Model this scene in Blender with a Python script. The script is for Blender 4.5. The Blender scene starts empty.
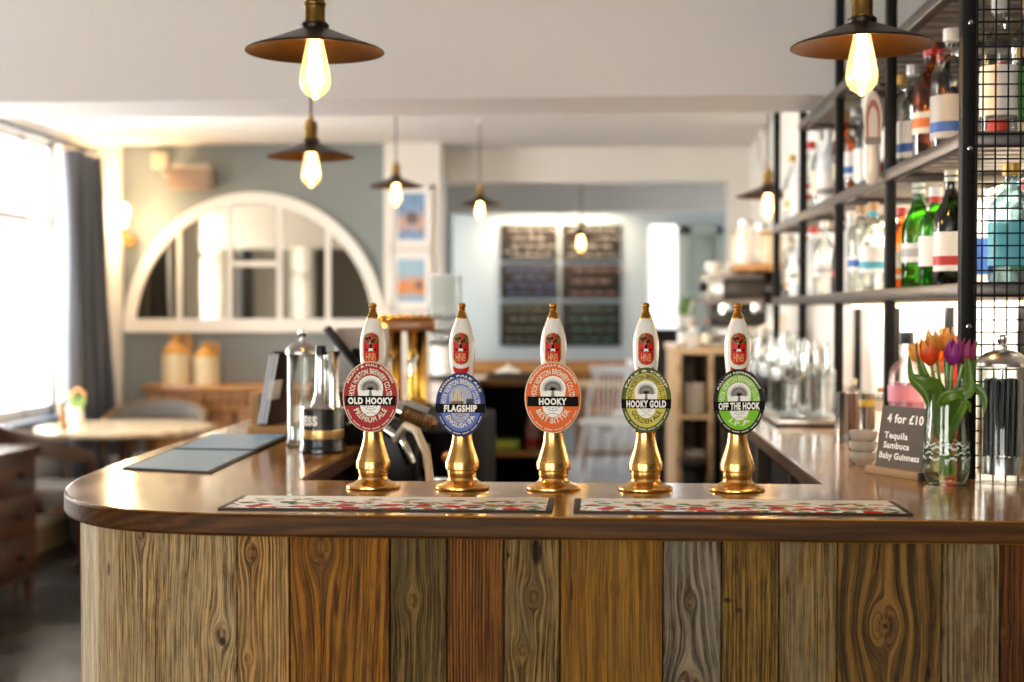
import bpy, bmesh, math, random
import numpy as np
from mathutils import Matrix, Vector, Euler
random.seed(7)
PI = math.pi
sc = bpy.context.scene
COL = sc.collection
sc.view_settings.view_transform = 'Standard'
sc.view_settings.look = 'None'
sc.view_settings.gamma = 1.0
sc.view_settings.use_curve_mapping = False
sc.view_settings.exposure = 1.1

# ------------------------------------------------------------------ camera
F = 1422.2; YAW = math.radians(3.54); PIT = math.radians(1.17); ZC = 1.37
CT = 1.082                                   # counter top height
cam_d = bpy.data.cameras.new('camera'); cam = bpy.data.objects.new('camera', cam_d); COL.objects.link(cam)
cam.location = (0, 0, ZC); cam.rotation_euler = (PI/2 - PIT, 0, YAW)
cam_d.sensor_width = 36; cam_d.lens = 36*F/1024; cam_d.clip_start = 0.05; cam_d.clip_end = 100
cam_d.dof.use_dof = True; cam_d.dof.focus_distance = 2.2; cam_d.dof.aperture_fstop = 3.2
sc.camera = cam

def ray(px, py):
    x = (px-512)/F; y = (341-py)/F
    d = (x, math.cos(PIT)+y*math.sin(PIT), -math.sin(PIT)+y*math.cos(PIT))
    c, s = math.cos(YAW), math.sin(YAW)
    return (c*d[0]-s*d[1], s*d[0]+c*d[1], d[2])
def W(px, py, Y):
    d = ray(px, py); t = Y/d[1]; return Vector((d[0]*t, Y, ZC+d[2]*t))
def G(px, py, z=CT):
    d = ray(px, py); t = (z-ZC)/d[2]; return Vector((d[0]*t, d[1]*t, z))
def XP(px, py, X):
    d = ray(px, py); t = X/d[0]; return Vector((X, d[1]*t, ZC+d[2]*t))
def proj(p):
    x, y, z = p[0], p[1], p[2]-ZC
    c, s = math.cos(YAW), math.sin(YAW)
    a = c*x+s*y; b = -s*x+c*y
    f = b*math.cos(PIT)-z*math.sin(PIT); u = b*math.sin(PIT)+z*math.cos(PIT)
    return (512+F*a/f, 341-F*u/f)

# ------------------------------------------------------------------ materials
def lin(c):
    if isinstance(c, str):
        c = c.lstrip('#'); c = tuple(int(c[i:i+2], 16)/255 for i in (0, 2, 4))
    return tuple((v/12.92 if v <= .04045 else ((v+.055)/1.055)**2.4) for v in c) + (1,)
def new_mat(name):
    m = bpy.data.materials.new(name); m.use_nodes = True
    return m, m.node_tree, m.node_tree.nodes['Principled BSDF']
_mc = {}
def P(name, col, rough=.5, metal=0, coat=0, spec=None, noise=0, nscale=30, bump=0, emit=None, es=0, sheen=0, subs=0):
    if name in _mc: return _mc[name]
    m, nt, b = new_mat(name)
    b.inputs['Base Color'].default_value = lin(col)
    b.inputs['Roughness'].default_value = rough; b.inputs['Metallic'].default_value = metal
    b.inputs['Coat Weight'].default_value = coat; b.inputs['Coat Roughness'].default_value = .08
    if spec is not None: b.inputs['Specular IOR Level'].default_value = spec
    if sheen: b.inputs['Sheen Weight'].default_value = sheen
    if emit:
        b.inputs['Emission Color'].default_value = lin(emit); b.inputs['Emission Strength'].default_value = es
    if noise or bump:
        tc = nt.nodes.new('ShaderNodeTexCoord'); nz = nt.nodes.new('ShaderNodeTexNoise')
        nz.inputs['Scale'].default_value = nscale; nz.inputs['Detail'].default_value = 5
        nt.links.new(tc.outputs['Object'], nz.inputs['Vector'])
        if noise:
            mx = nt.nodes.new('ShaderNodeMixRGB'); mx.blend_type = 'MULTIPLY'; mx.inputs[0].default_value = 1
            mr = nt.nodes.new('ShaderNodeMapRange'); mr.inputs[1].default_value = .3; mr.inputs[2].default_value = .7
            mr.inputs[3].default_value = 1-noise; mr.inputs[4].default_value = 1
            nt.links.new(nz.outputs['Fac'], mr.inputs[0]); mx.inputs[1].default_value = lin(col)
            nt.links.new(mr.outputs[0], mx.inputs[2]); nt.links.new(mx.outputs[0], b.inputs['Base Color'])
        if bump:
            bp = nt.nodes.new('ShaderNodeBump'); bp.inputs['Strength'].default_value = bump; bp.inputs['Distance'].default_value = .002
            nt.links.new(nz.outputs['Fac'], bp.inputs['Height']); nt.links.new(bp.outputs[0], b.inputs['Normal'])
    _mc[name] = m
    return m
def glass(name, tint='#ffffff', refl=1.0, rough=.02, edge='#ffffff'):
    """thin-walled clear or tinted glass: tinted transmission, fresnel reflection, denser seen edge-on"""
    if name in _mc: return _mc[name]
    m = bpy.data.materials.new(name); m.use_nodes = True; nt = m.node_tree; nt.nodes.clear()
    out = nt.nodes.new('ShaderNodeOutputMaterial'); mix = nt.nodes.new('ShaderNodeMixShader')
    tr = nt.nodes.new('ShaderNodeBsdfTransparent'); gl = nt.nodes.new('ShaderNodeBsdfGlossy')
    lw = nt.nodes.new('ShaderNodeLayerWeight'); lw.inputs['Blend'].default_value = .35
    mr = nt.nodes.new('ShaderNodeMapRange'); mr.inputs[3].default_value = .05*refl; mr.inputs[4].default_value = .75*refl
    nt.links.new(lw.outputs['Fresnel'], mr.inputs[0])
    cr = nt.nodes.new('ShaderNodeMixRGB'); cr.inputs[1].default_value = lin(tint); cr.inputs[2].default_value = lin(edge)
    nt.links.new(lw.outputs['Facing'], cr.inputs[0]); nt.links.new(cr.outputs[0], tr.inputs['Color'])
    gl.inputs['Roughness'].default_value = rough
    nt.links.new(mr.outputs[0], mix.inputs[0]); nt.links.new(tr.outputs[0], mix.inputs[1]); nt.links.new(gl.outputs[0], mix.inputs[2])
    nt.links.new(mix.outputs[0], out.inputs[0]); _mc[name] = m
    return m

class V:                                       # tiny operator wrapper for math node graphs
    def __init__(s, nt, k): s.nt = nt; s.k = k
    def _m(s, op, o=None, o2=None):
        n = s.nt.nodes.new('ShaderNodeMath'); n.operation = op
        for i, q in enumerate((s, o, o2)):
            if q is None: continue
            if isinstance(q, V): s.nt.links.new(q.k, n.inputs[i])
            else: n.inputs[i].default_value = q
        return V(s.nt, n.outputs[0])
    def __add__(s, o): return s._m('ADD', o)
    def __sub__(s, o): return s._m('SUBTRACT', o)
    def __mul__(s, o): return s._m('MULTIPLY', o)
    def __truediv__(s, o): return s._m('DIVIDE', o)
    def sin(s): return s._m('SINE')
    def pow(s, e): return s._m('POWER', e)
    def lt(s, e): return s._m('LESS_THAN', e)
    def sqrt(s): return s._m('SQRT')
    def floor(s): return s._m('FLOOR')
    def frac(s): return s._m('FRACT')
    def rng(s, a, b, c=0, d=1):
        n = s.nt.nodes.new('ShaderNodeMapRange'); n.interpolation_type = 'SMOOTHSTEP'
        s.nt.links.new(s.k, n.inputs[0])
        for i, q in zip((1, 2, 3, 4), (a, b, c, d)): n.inputs[i].default_value = q
        return V(s.nt, n.outputs[0])
def vec(nt, x, y, z=0.0):
    n = nt.nodes.new('ShaderNodeCombineXYZ')
    for i, q in enumerate((x, y, z)):
        if isinstance(q, V): nt.links.new(q.k, n.inputs[i])
        else: n.inputs[i].default_value = q
    return n.outputs[0]
def noise(nt, v, scale=1, detail=3, rough=.5):
    n = nt.nodes.new('ShaderNodeTexNoise'); n.inputs['Scale'].default_value = scale
    n.inputs['Detail'].default_value = detail; n.inputs['Roughness'].default_value = rough
    nt.links.new(v, n.inputs['Vector']); return V(nt, n.outputs['Fac'])
def mixc(nt, f, a, b, mode='MIX'):
    n = nt.nodes.new('ShaderNodeMixRGB'); n.blend_type = mode
    for i, q in enumerate((f, a, b)):
        if isinstance(q, V): nt.links.new(q.k, n.inputs[i])
        elif isinstance(q, bpy.types.NodeSocket): nt.links.new(q, n.inputs[i])
        elif i == 0: n.inputs[0].default_value = q
        else: n.inputs[i].default_value = lin(q)
    return n.outputs[0]
def uvxy(nt):
    n = nt.nodes.new('ShaderNodeUVMap'); n.uv_map = 'UVMap'
    s = nt.nodes.new('ShaderNodeSeparateXYZ'); nt.links.new(n.outputs[0], s.inputs[0])
    return V(nt, s.outputs[0]), V(nt, s.outputs[1])
def objxyz(nt):
    n = nt.nodes.new('ShaderNodeTexCoord'); s = nt.nodes.new('ShaderNodeSeparateXYZ')
    nt.links.new(n.outputs['Object'], s.inputs[0])
    return tuple(V(nt, s.outputs[i]) for i in range(3))

def plank_mat(name, dark, light, grey='#9a8f80', greyamt=.3, freq=90, contrast=.5, knots=(), spots=(), seed=0, wav=.012, fine=.5, bump=.5):
    """weathered timber: u runs across the board, v along it; knots = (u, v, radius)"""
    m, nt, b = new_mat(name)
    u, v = uvxy(nt)
    w = noise(nt, vec(nt, u*5+seed*3.1, v*1.6+seed), 1.0, 2)
    psi = u + (w-.5)*(wav*2)
    core = None
    for (ku, kv, R) in knots:
        dx = u-ku; dv = (v-kv)*.6
        wob = noise(nt, vec(nt, u*30+seed, v*22), 1, 2)
        r2 = dx*dx + dv*dv*1.0
        r2 = r2*(wob*.5+.75)
        psi = psi - (dx*(R*R*1.0))/(r2+R*R*.42)
        c = (r2.sqrt()/R)
        k = c.rng(.35, 1.0, 1, 0)
        ringk = ((c*13).sin()*.5+.5)*k
        core = (k, ringk) if core is None else ((core[0]+k), (core[1]+ringk))
    ph = noise(nt, vec(nt, u*9+seed*7, v*.7), 1, 2)
    ring = ((psi*(freq*2*PI) + ph*5).sin()*.5+.5).pow(1.6)
    amp = noise(nt, vec(nt, u*16+seed*2.3, v*1.1), 1, 2).rng(.3, .68, .25, 1)
    fib = noise(nt, vec(nt, psi*760, v*15), 1, 4, .65)
    fib2 = noise(nt, vec(nt, psi*240+seed, v*4.5), 1, 4, .6)
    f1 = fib.rng(.30, .70); f2 = fib2.rng(.30, .70)
    t = (ring-.45)*amp*(contrast*.85) + (f1-.5)*(fine*.85) + (f2-.5)*.5 + .5
    t = t.rng(.02, .98)
    groove = noise(nt, vec(nt, psi*430+seed*5, v*4.2), 1, 2, .5).rng(.32, .43, 1, 0)
    mott = noise(nt, vec(nt, u*45+seed, v*30), 1, 5, .7)
    t = (t+(mott-.5)*(fine*.7)).rng(0, 1)
    c = mixc(nt, t, mixc(nt, .3, dark, '#1a0e05'), light)
    g = noise(nt, vec(nt, u*16+seed*1.7, v*6+seed), 1, 6, .68).rng(.38, .66)*greyamt*1.5
    c = mixc(nt, g, c, grey)
    c = mixc(nt, groove*(.25+.55*fine), c, '#1d1006')
    blotch = noise(nt, vec(nt, u*20+seed, v*5-seed), 1, 4, .6).rng(.52, .74)*.45
    c = mixc(nt, blotch, c, dark)
    if core is not None:
        kk = core[0]*.5
        c = mixc(nt, kk, c, mixc(nt, core[1], '#4a2b12', '#8a6236'))
    for (su, sv, ru, rv, colr) in spots:
        dx = (u-su)/ru; dv = (v-sv)/rv
        n2 = noise(nt, vec(nt, u*60, v*40), 1, 3)
        r = dx*dx+dv*dv + (n2-.5)*1.1
        c = mixc(nt, r.rng(.25, 1.25, .85, 0), c, colr)
    nt.links.new(c, b.inputs['Base Color'])
    b.inputs['Roughness'].default_value = .75; b.inputs['Specular IOR Level'].default_value = .25
    bp = nt.nodes.new('ShaderNodeBump'); bp.inputs['Strength'].default_value = bump; bp.inputs['Distance'].default_value = .004
    nt.links.new((t-groove*.5).k, bp.inputs['Height']); nt.links.new(bp.outputs[0], b.inputs['Normal'])
    return m
def wood(name, dark, light, axis=0, rough=.4, coat=0, sc_=1.0, grainy=.5):
    """planed timber in object space, grain along the given axis"""
    if name in _mc: return _mc[name]
    m, nt, b = new_mat(name)
    q = objxyz(nt); a = q[axis]; o1, o2 = [q[i] for i in range(3) if i != axis]
    n1 = noise(nt, vec(nt, a*(1.3*sc_), o1*(9*sc_), o2*(9*sc_)), 1, 3)
    n2 = noise(nt, vec(nt, a*(5*sc_), o1*(120*sc_), o2*(120*sc_)), 1, 3, .6)
    s = ((o1+o2*.7)*(70*sc_) + n1*9).sin()*.5+.5
    t = (s*.35 + n2*grainy + n1*.35 - .1).rng(.1, .85)
    c = mixc(nt, t, dark, light)
    nt.links.new(c, b.inputs['Base Color']); b.inputs['Roughness'].default_value = rough
    b.inputs['Coat Weight'].default_value = coat; b.inputs['Coat Roughness'].default_value = .12
    _mc[name] = m
    return m

# ------------------------------------------------------------------ mesh builder
class MB:
    def __init__(s): s.v = []; s.f = []; s.mi = []; s.uv = {}; s.M = Matrix.Identity(4); s.flat = set()
    def add(s, vs, fs, mi=0, flat=False):
        o = len(s.v); s.v += [tuple(s.M @ Vector(p)) for p in vs]
        for f in fs:
            if flat: s.flat.add(len(s.f))
            s.f.append(tuple(i+o for i in f)); s.mi.append(mi)
        return s
    def box(s, x0, x1, y0, y1, z0, z1, mi=0):
        vs = [(x0, y0, z0), (x1, y0, z0), (x1, y1, z0), (x0, y1, z0), (x0, y0, z1), (x1, y0, z1), (x1, y1, z1), (x0, y1, z1)]
        return s.add(vs, [(0, 3, 2, 1), (4, 5, 6, 7), (0, 1, 5, 4), (1, 2, 6, 5), (2, 3, 7, 6), (3, 0, 4, 7)], mi)
    def rbox(s, x0, x1, y0, y1, z0, z1, b=.004, mi=0):
        """box with chamfered edges"""
        bm = bmesh.new(); bmesh.ops.create_cube(bm, size=1)
        for v in bm.verts:
            v.co = Vector((x0+(v.co.x+.5)*(x1-x0), y0+(v.co.y+.5)*(y1-y0), z0+(v.co.z+.5)*(z1-z0)))
        bmesh.ops.bevel(bm, geom=bm.edges[:], offset=b, segments=2, affect='EDGES', profile=.5)
        return s.bm(bm, mi)
    def bm(s, bm, mi=0):
        bm.verts.index_update()
        s.add([v.co[:] for v in bm.verts], [[q.index for q in f.verts] for f in bm.faces], mi); bm.free(); return s
    def lathe(s, prof, seg=24, c=(0, 0, 0), mi=0, a0=0, a1=2*PI, closed=False):
        full = abs(a1-a0-2*PI) < 1e-6; n = seg if full else seg+1; vs = []; fs = []
        for (r, z) in prof:
            for i in range(n):
                a = a0+(a1-a0)*i/seg; vs.append((c[0]+r*math.cos(a), c[1]+r*math.sin(a), c[2]+z))
        L = len(prof)
        for j in range(L if closed else L-1):
            j2 = (j+1) % L
            for i in range(seg):
                i2 = (i+1) % n if full else i+1
                q = (j*n+i, j*n+i2, j2*n+i2, j2*n+i)
                fs.append(q)
        if not closed:
            if prof[0][0] > 1e-6 and full and prof[0][0] < 9: pass
        return s.add(vs, fs, mi)
    def cyl(s, c, r, h, seg=20, mi=0, r2=None):
        r2 = r if r2 is None else r2
        return s.lathe([(0, 0), (r, 0), (r2, h), (0, h)], seg, c, mi)
    def tube(s, pts, r, seg=8, mi=0, cap=True):
        pts = [Vector(p) for p in pts]; n = len(pts); rs = r if isinstance(r, (list, tuple)) else [r]*n
        vs = []; fs = []; up = None
        for i, p in enumerate(pts):
            t = (pts[min(i+1, n-1)]-pts[max(i-1, 0)]).normalized()
            if up is None:
                up = Vector((0, 0, 1)) if abs(t.z) < .9 else Vector((1, 0, 0))
            x = t.cross(up).normalized(); y = x.cross(t).normalized(); up = y
            for k in range(seg):
                a = 2*PI*k/seg; vs.append(p + (x*math.cos(a)+y*math.sin(a))*rs[i])
        for i in range(n-1):
            for k in range(seg):
                fs.append((i*seg+k, i*seg+(k+1) % seg, (i+1)*seg+(k+1) % seg, (i+1)*seg+k))
        if cap:
            fs.append(tuple(range(seg))[::-1]); fs.append(tuple((n-1)*seg+k for k in range(seg)))
        return s.add([tuple(q) for q in vs], fs, mi)
    def prism(s, poly, z0, z1, mi=0, plane='xy'):
        """poly in plane coords, extruded between z0 and z1 along the remaining axis"""
        n = len(poly)
        def mk(a, b, c): return (a, b, c) if plane == 'xy' else ((a, c, b) if plane == 'xz' else (c, a, b))
        vs = [mk(a, b, z0) for a, b in poly]+[mk(a, b, z1) for a, b in poly]
        fs = [tuple(range(n))[::-1], tuple(range(n, 2*n))]+[(i, (i+1) % n, n+(i+1) % n, n+i) for i in range(n)]
        return s.add(vs, fs, mi)
    def build(s, name, mats, parent=None, smooth=True, angle=40, loc=None, rot=None, bevel=0, fix=True):
        me = bpy.data.meshes.new(name); me.from_pydata([tuple(p) for p in s.v], [], s.f)
        mats = mats if isinstance(mats, (list, tuple)) else [mats]
        for m in mats: me.materials.append(m)
        me.polygons.foreach_set('material_index', s.mi)
        if fix:
            bm = bmesh.new(); bm.from_mesh(me); bmesh.ops.remove_doubles(bm, verts=bm.verts, dist=1e-6)
            bmesh.ops.recalc_face_normals(bm, faces=bm.faces); bm.to_mesh(me); bm.free()
        if smooth:
            me.polygons.foreach_set('use_smooth', [True]*len(me.polygons)); me.set_sharp_from_angle(angle=math.radians(angle))
        me.update()
        o = bpy.data.objects.new(name, me); COL.objects.link(o)
        if parent: o.parent = parent
        if loc is not None: o.location = loc
        if rot is not None: o.rotation_euler = rot
        if bevel:
            bv = o.modifiers.new('bevel', 'BEVEL'); bv.width = bevel; bv.segments = 2; bv.limit_method = 'ANGLE'; bv.angle_limit = math.radians(40)
        return o
def tag(o, label, cat, group=None, kind=None):
    o['label'] = label; o['category'] = cat
    if group: o['group'] = group
    if kind: o['kind'] = kind
    return o
def thing(name, label, cat, loc=(0, 0, 0), rz=0, group=None, kind=None):
    o = bpy.data.objects.new(name, None); COL.objects.link(o); o.location = loc; o.rotation_euler = (0, 0, rz)
    o.empty_display_size = .05
    return tag(o, label, cat, group, kind)
def struct(o, label=None, cat=None):
    o['kind'] = 'structure'
    if label: o['label'] = label; o['category'] = cat
    return o
def dup(root, loc, rz=0, label=None, group=None, scale=None):
    r = root.copy(); COL.objects.link(r); r.location = loc; r.rotation_euler = (0, 0, rz)
    if label: r['label'] = label
    if group: r['group'] = group
    if scale: r.scale = (scale,)*3
    for ch in list(root.children):
        c = ch.copy(); COL.objects.link(c); c.parent = r
        for g in list(ch.children):
            d = g.copy(); COL.objects.link(d); d.parent = c
    return r
def prof_loft(prof, extra): return prof

# ------------------------------------------------------------------ text
_tc = {}
def text2d(body, bold=0.0, shear=0.0):
    """flat lettering from the built-in font: (verts, faces, width, height), x centred, baseline 0, cap height 1"""
    key = (body, bold, shear)
    if key in _tc: return _tc[key]
    cu = bpy.data.curves.new('lettering', 'FONT'); cu.body = body; cu.size = 1; cu.offset = bold; cu.shear = shear
    cu.resolution_u = 3; cu.align_x = 'LEFT'; cu.space_character = 1.0+bold*2.4
    o = bpy.data.objects.new('lettering', cu); COL.objects.link(o)
    dg = bpy.context.evaluated_depsgraph_get(); dg.update()
    me = bpy.data.meshes.new_from_object(o.evaluated_get(dg))
    vs = [(p.co.x, p.co.y) for p in me.vertices]; fs = [tuple(p.vertices) for p in me.polygons]
    bpy.data.objects.remove(o); bpy.data.curves.remove(cu); bpy.data.meshes.remove(me)
    xs = [a for a, _ in vs]; x0, x1 = min(xs), max(xs); cap = .73
    vs = [((a-(x0+x1)/2)/cap, b/cap) for a, b in vs]
    _tc[key] = (vs, fs, (x1-x0)/cap, 1.0)
    return _tc[key]
def flat_text(mb, body, width, height, f, bold=.02, mi=0, cx=0, cz=0):
    vs, fs, w, h = text2d(body, bold); sx = width/w if width else height
    mb.add([f(cx+a*sx, cz+b*height) for a, b in vs], fs, mi)
def arc_text(mb, body, a, b, height, amid, span, f, bold=.02, mi=0, inside=False, cx=0, cz=0):
    """lettering bent along an ellipse (a, b): centred on the angle amid, over span degrees; inside=True reads along the bottom"""
    vs, fs, w, h = text2d(body, bold); sp = math.radians(span); am = math.radians(amid)
    N = 200; t0 = am-sp/2; L = [0]; pts = []
    for i in range(N+1):
        t = t0+sp*i/N; pts.append((a*math.cos(t), b*math.sin(t)))
        if i: L.append(L[-1]+math.dist(pts[-1], pts[-2]))
    tot = L[-1]; out = []
    for (x, y) in vs:
        s = (x/w+.5)*tot
        if not inside: s = tot-s
        s = min(max(s, 0), tot); k = int(np.searchsorted(L, s)); k = min(max(k, 1), N)
        fr = (s-L[k-1])/max(L[k]-L[k-1], 1e-9)
        px = pts[k-1][0]+(pts[k][0]-pts[k-1][0])*fr; pz = pts[k-1][1]+(pts[k][1]-pts[k-1][1])*fr
        tx, tz = pts[k][0]-pts[k-1][0], pts[k][1]-pts[k-1][1]; l = math.hypot(tx, tz); nx, nz = tz/l, -tx/l
        d = y*height if not inside else -y*height
        out.append(f(cx+px+nx*d, cz+pz+nz*d))
    mb.add(out, fs, mi)
def ell(a, b, n=48, cx=0, cz=0, a0=0, a1=360):
    return [(cx+a*math.cos(math.radians(a0+(a1-a0)*i/n)), cz+b*math.sin(math.radians(a0+(a1-a0)*i/n))) for i in range(n if a1-a0 == 360 else n+1)]

# common materials
BRASS = P('brass', '#e0b268', .25, 1)
CHROME = P('chrome', '#d8d8d6', .12, 1)
STEEL = P('brushed_steel', '#b8b6b2', .28, 1)
BLACK = P('black_plastic', '#090808', .4, spec=.3)
BLACKM = P('black_powdercoat', '#0e0c0a', .5, spec=.3)
RACK = P('rack_steel', '#0d0a08', .5, 0, spec=.22)
WHITE = P('white_paint', '#ece8e2', .5)
CERAM = P('white_ceramic', '#efe9dd', .18, coat=.4)
CLEAR = glass('clear_glass', '#f8faf8', .8, edge='#e2e8e6')

# ================================================================== BAR COUNTER
bar = thing('bar_counter', 'U-shaped bar counter with varnished wooden top and reclaimed plank front', 'bar counter', (0, 2.2, 0))
_op = [(-.942, 6.5), (-.941, 5.2), (-.940, 4.2), (-.938, 3.4), (-.934, 3.0), (-.924, 2.64), (-.906, 2.42), (-.873, 2.268), (-.828, 2.166), (-.770, 2.09), (-.698, 2.037), (-.59, 2.004), (-.44, 1.992), (-.2, 1.99), (.3, 1.99), (.968, 1.99)]
def _catmull(P_, n):
    out = []
    for i in range(len(P_)-1):
        p0, p1, p2, p3 = [Vector(P_[min(max(k, 0), len(P_)-1)]) for k in (i-1, i, i+1, i+2)]
        # centripetal spacing keeps the long straight runs straight
        d1 = max((p1-p0).length**.5, 1e-4) if i else (p2-p1).length**.5; d2 = (p2-p1).length**.5; d3 = max((p3-p2).length**.5, 1e-4) if i < len(P_)-2 else d2
        m1 = (p2-p1) if i == 0 else ((p1-p0)/d1-(p2-p0)/(d1+d2)+(p2-p1)/d2)*d2
        m2 = (p2-p1) if i == len(P_)-2 else ((p2-p1)/d2-(p3-p1)/(d2+d3)+(p3-p2)/d3)*d2
        for k in range(n):
            t = k/n; out.append((2*t**3-3*t*t+1)*p1+(t**3-2*t*t+t)*m1+(-2*t**3+3*t*t)*p2+(t**3-t*t)*m2)
    out.append(Vector(P_[-1])); return out
OUTL = _catmull(_op, 10)
_face = []
for i, p in enumerate(OUTL):
    tg = (OUTL[min(i+1, len(OUTL)-1)]-OUTL[max(i-1, 0)]).normalized(); _face.append((p+Vector((-tg.y, tg.x))*.026, Vector((tg.y, -tg.x))))
_cum = [0]
for a, b in zip(_face, _face[1:]): _cum.append(_cum[-1]+(b[0]-a[0]).length)
def bpath(s):                                   # plank face, from the back of the left arm round to the right; returns point and outward normal
    k = int(np.searchsorted(_cum, s)); k = min(max(k, 1), len(_cum)-1); f = (s-_cum[k-1])/(_cum[k]-_cum[k-1])
    p = _face[k-1][0].lerp(_face[k][0], f); n = _face[k-1][1].lerp(_face[k][1], f).normalized()
    return (p.x, p.y), (n.x, n.y)
SMAX = _cum[-1]
_s0 = SMAX-2.0
_ss = [_s0+i*.002 for i in range(int((SMAX-_s0)/.002))]
_pp = [proj((bpath(s)[0][0], bpath(s)[0][1], .95))[0] for s in _ss]
_im = min(range(len(_pp)//2), key=lambda i: _pp[i])
def s_of(px):
    for i in range(_im, len(_ss)):
        if _pp[i] >= px: return _ss[i]
    return _ss[-1]
def z_of(px, py): return W(px, py, bpath(s_of(px))[0][1]).z
PB = [88, 97.5, 119, 236, 289, 389, 446, 503.5, 560, 662, 720.5, 778, 837, 941, 1000, 1060]
# dark, light, grey, greyamt, freq, contrast, fine, knots(px,py,R m), spots(px,py,ru,rv,col), wav
PD = [('#b99c70', '#f4e3c4', '#e6d6b6', .35, 40, .15, .35, [], [], .01),  # left end boards raised in tone, side window light put into the colour
      ('#8a6a40', '#dcbc88', '#c4ad86', .35, 60, .2, .65, [], [(109, 570, .004, .012, '#5a4023')], .01),
      ('#5c4222', '#cfab74', '#b09a74', .45, 70, .3, .95, [(221, 634, .013), (141, 534, .012)], [(222, 642, .006, .008, '#120a05')], .02),
      ('#60411c', '#cd9a58', '#ac8f62', .2, 150, .65, .6, [(251, 553, .013), (247, 658, .008)], [], .012),
      ('#55300a', '#a86c24', '#80622c', .15, 62, .5, .55, [(320, 547, .022)], [(336, 600, .004, .03, '#4a220a')], .03),
      ('#35260f', '#7e6434', '#6b5a38', .3, 75, .5, .65, [(411, 600, .012)], [], .03),
      ('#452408', '#8f5a22', '#77502a', .1, 210, .85, .5, [], [], .004),
      ('#40300f', '#9c7a44', '#7f6a48', .35, 130, .5, .8, [(533, 597, .014), (521, 650, .010)], [(536, 551, .0085, .022, '#040302'), (508, 555, .003, .004, '#1a100a')], .015),
      ('#6a4212', '#a06f26', '#85662f', .25, 45, .2, .45, [(614, 588, .005)], [(571, 590, .0025, .018, '#4a1c0c')], .02),
      ('#352a1a', '#8c7c62', '#877c68', .45, 95, .7, .7, [(690, 602, .010), (690, 690, .025)], [], .03),
      ('#422c0c', '#94702f', '#755d34', .15, 150, .4, .8, [], [(727, 600, .006, .004, '#2e1d0c'), (738, 610, .006, .004, '#3a2712')], .006),
      ('#4c3615', '#a07c42', '#8a7a5e', .4, 110, .4, .8, [], [(787, 585, .003, .016, '#4a3216')], .012),
      ('#35220a', '#855f28', '#6f5830', .15, 55, .8, .5, [(884, 626, .024)], [(884, 626, .005, .005, '#2f1b0a'), (928, 672, .004, .012, '#2a190a')], .03),
      ('#463213', '#967849', '#8a7c62', .45, 120, .4, .8, [], [(978, 640, .007, .025, '#6a4a26')], .012),
      ('#301606', '#70400f', '#5c3a16', .1, 120, .5, .7, [(1004, 632, .006)], [], .006)]
def plank_mesh():
    vs = []; fs = []; uv = []; mi = []; mats = []
    bounds = [s_of(p) for p in PB]
    planks = []
    s = bounds[0]
    for i in range(len(PD)): planks.append((bounds[i], bounds[i+1], i))
    e = bounds[-1]; k = 0
    while e < SMAX-.02:
        w = (.09, .12, .1, .14)[k % 4]; planks.append((e, min(e+w, SMAX), (10, 4, 12, 11)[k % 4])); e += w; k += 1
    e = bounds[0]; k = 0
    while e > .02:
        w = (.06, .11, .09, .13)[k % 4]; planks.append((max(e-w, 0), e, (0, 1, 2, 3)[k % 4])); e -= w; k += 1
    for i, d in enumerate(PD):
        mid = (bounds[i]+bounds[i+1])/2
        kn = [(s_of(a)-mid, z_of(a, b), r) for a, b, r in d[7]]
        sp = [(s_of(a)-mid, z_of(a, b), r1, r2, c) for a, b, r1, r2, c in d[8]]
        mats.append(plank_mat('reclaimed_board', d[0], d[1], d[2], d[3], d[4], d[5], kn, sp, i*1.37, d[9], d[6]))
    rnd = random.Random(3)
    for (a, b, m) in planks:
        d = rnd.uniform(-.0015, .0015); a += .0006; b -= .0006; mid = (a+b)/2
        n = max(1, int((b-a)/.012)); z0, z1 = .03, CT-.0325
        o = len(vs); c = .0012
        cols = [(a, -.003)]+[(a+(b-a-0)*i/n, 0) for i in range(n+1)]+[(b, -.003)]
        cols[1] = (a+c, 0); cols[-2] = (b-c, 0)
        cols = [(a, -.018)]+cols+[(b, -.018)]
        for (q, off) in cols:
            (x, y), (nx, ny) = bpath(min(max(q, 0), SMAX-1e-4)); t = d+off
            for z in (z0, z1):
                vs.append((x+nx*t, y+ny*t-2.2, z)); uv.append((q-mid, z))
        L = len(cols)
        for i in range(L-1):
            fs.append((o+2*i, o+2*i+2, o+2*i+3, o+2*i+1)); mi.append(m)
    me = bpy.data.meshes.new('plank_front'); me.from_pydata(vs, [], fs)
    for m in mats: me.materials.append(m)
    me.polygons.foreach_set('material_index', mi)
    l = me.uv_layers.new(name='UVMap')
    for lp in me.loops: l.data[lp.index].uv = uv[lp.vertex_index]
    me.polygons.foreach_set('use_smooth', [True]*len(fs)); me.set_sharp_from_angle(angle=math.radians(30)); me.update()
    o = bpy.data.objects.new('plank_front', me); COL.objects.link(o); o.parent = bar
plank_mesh()

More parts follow.
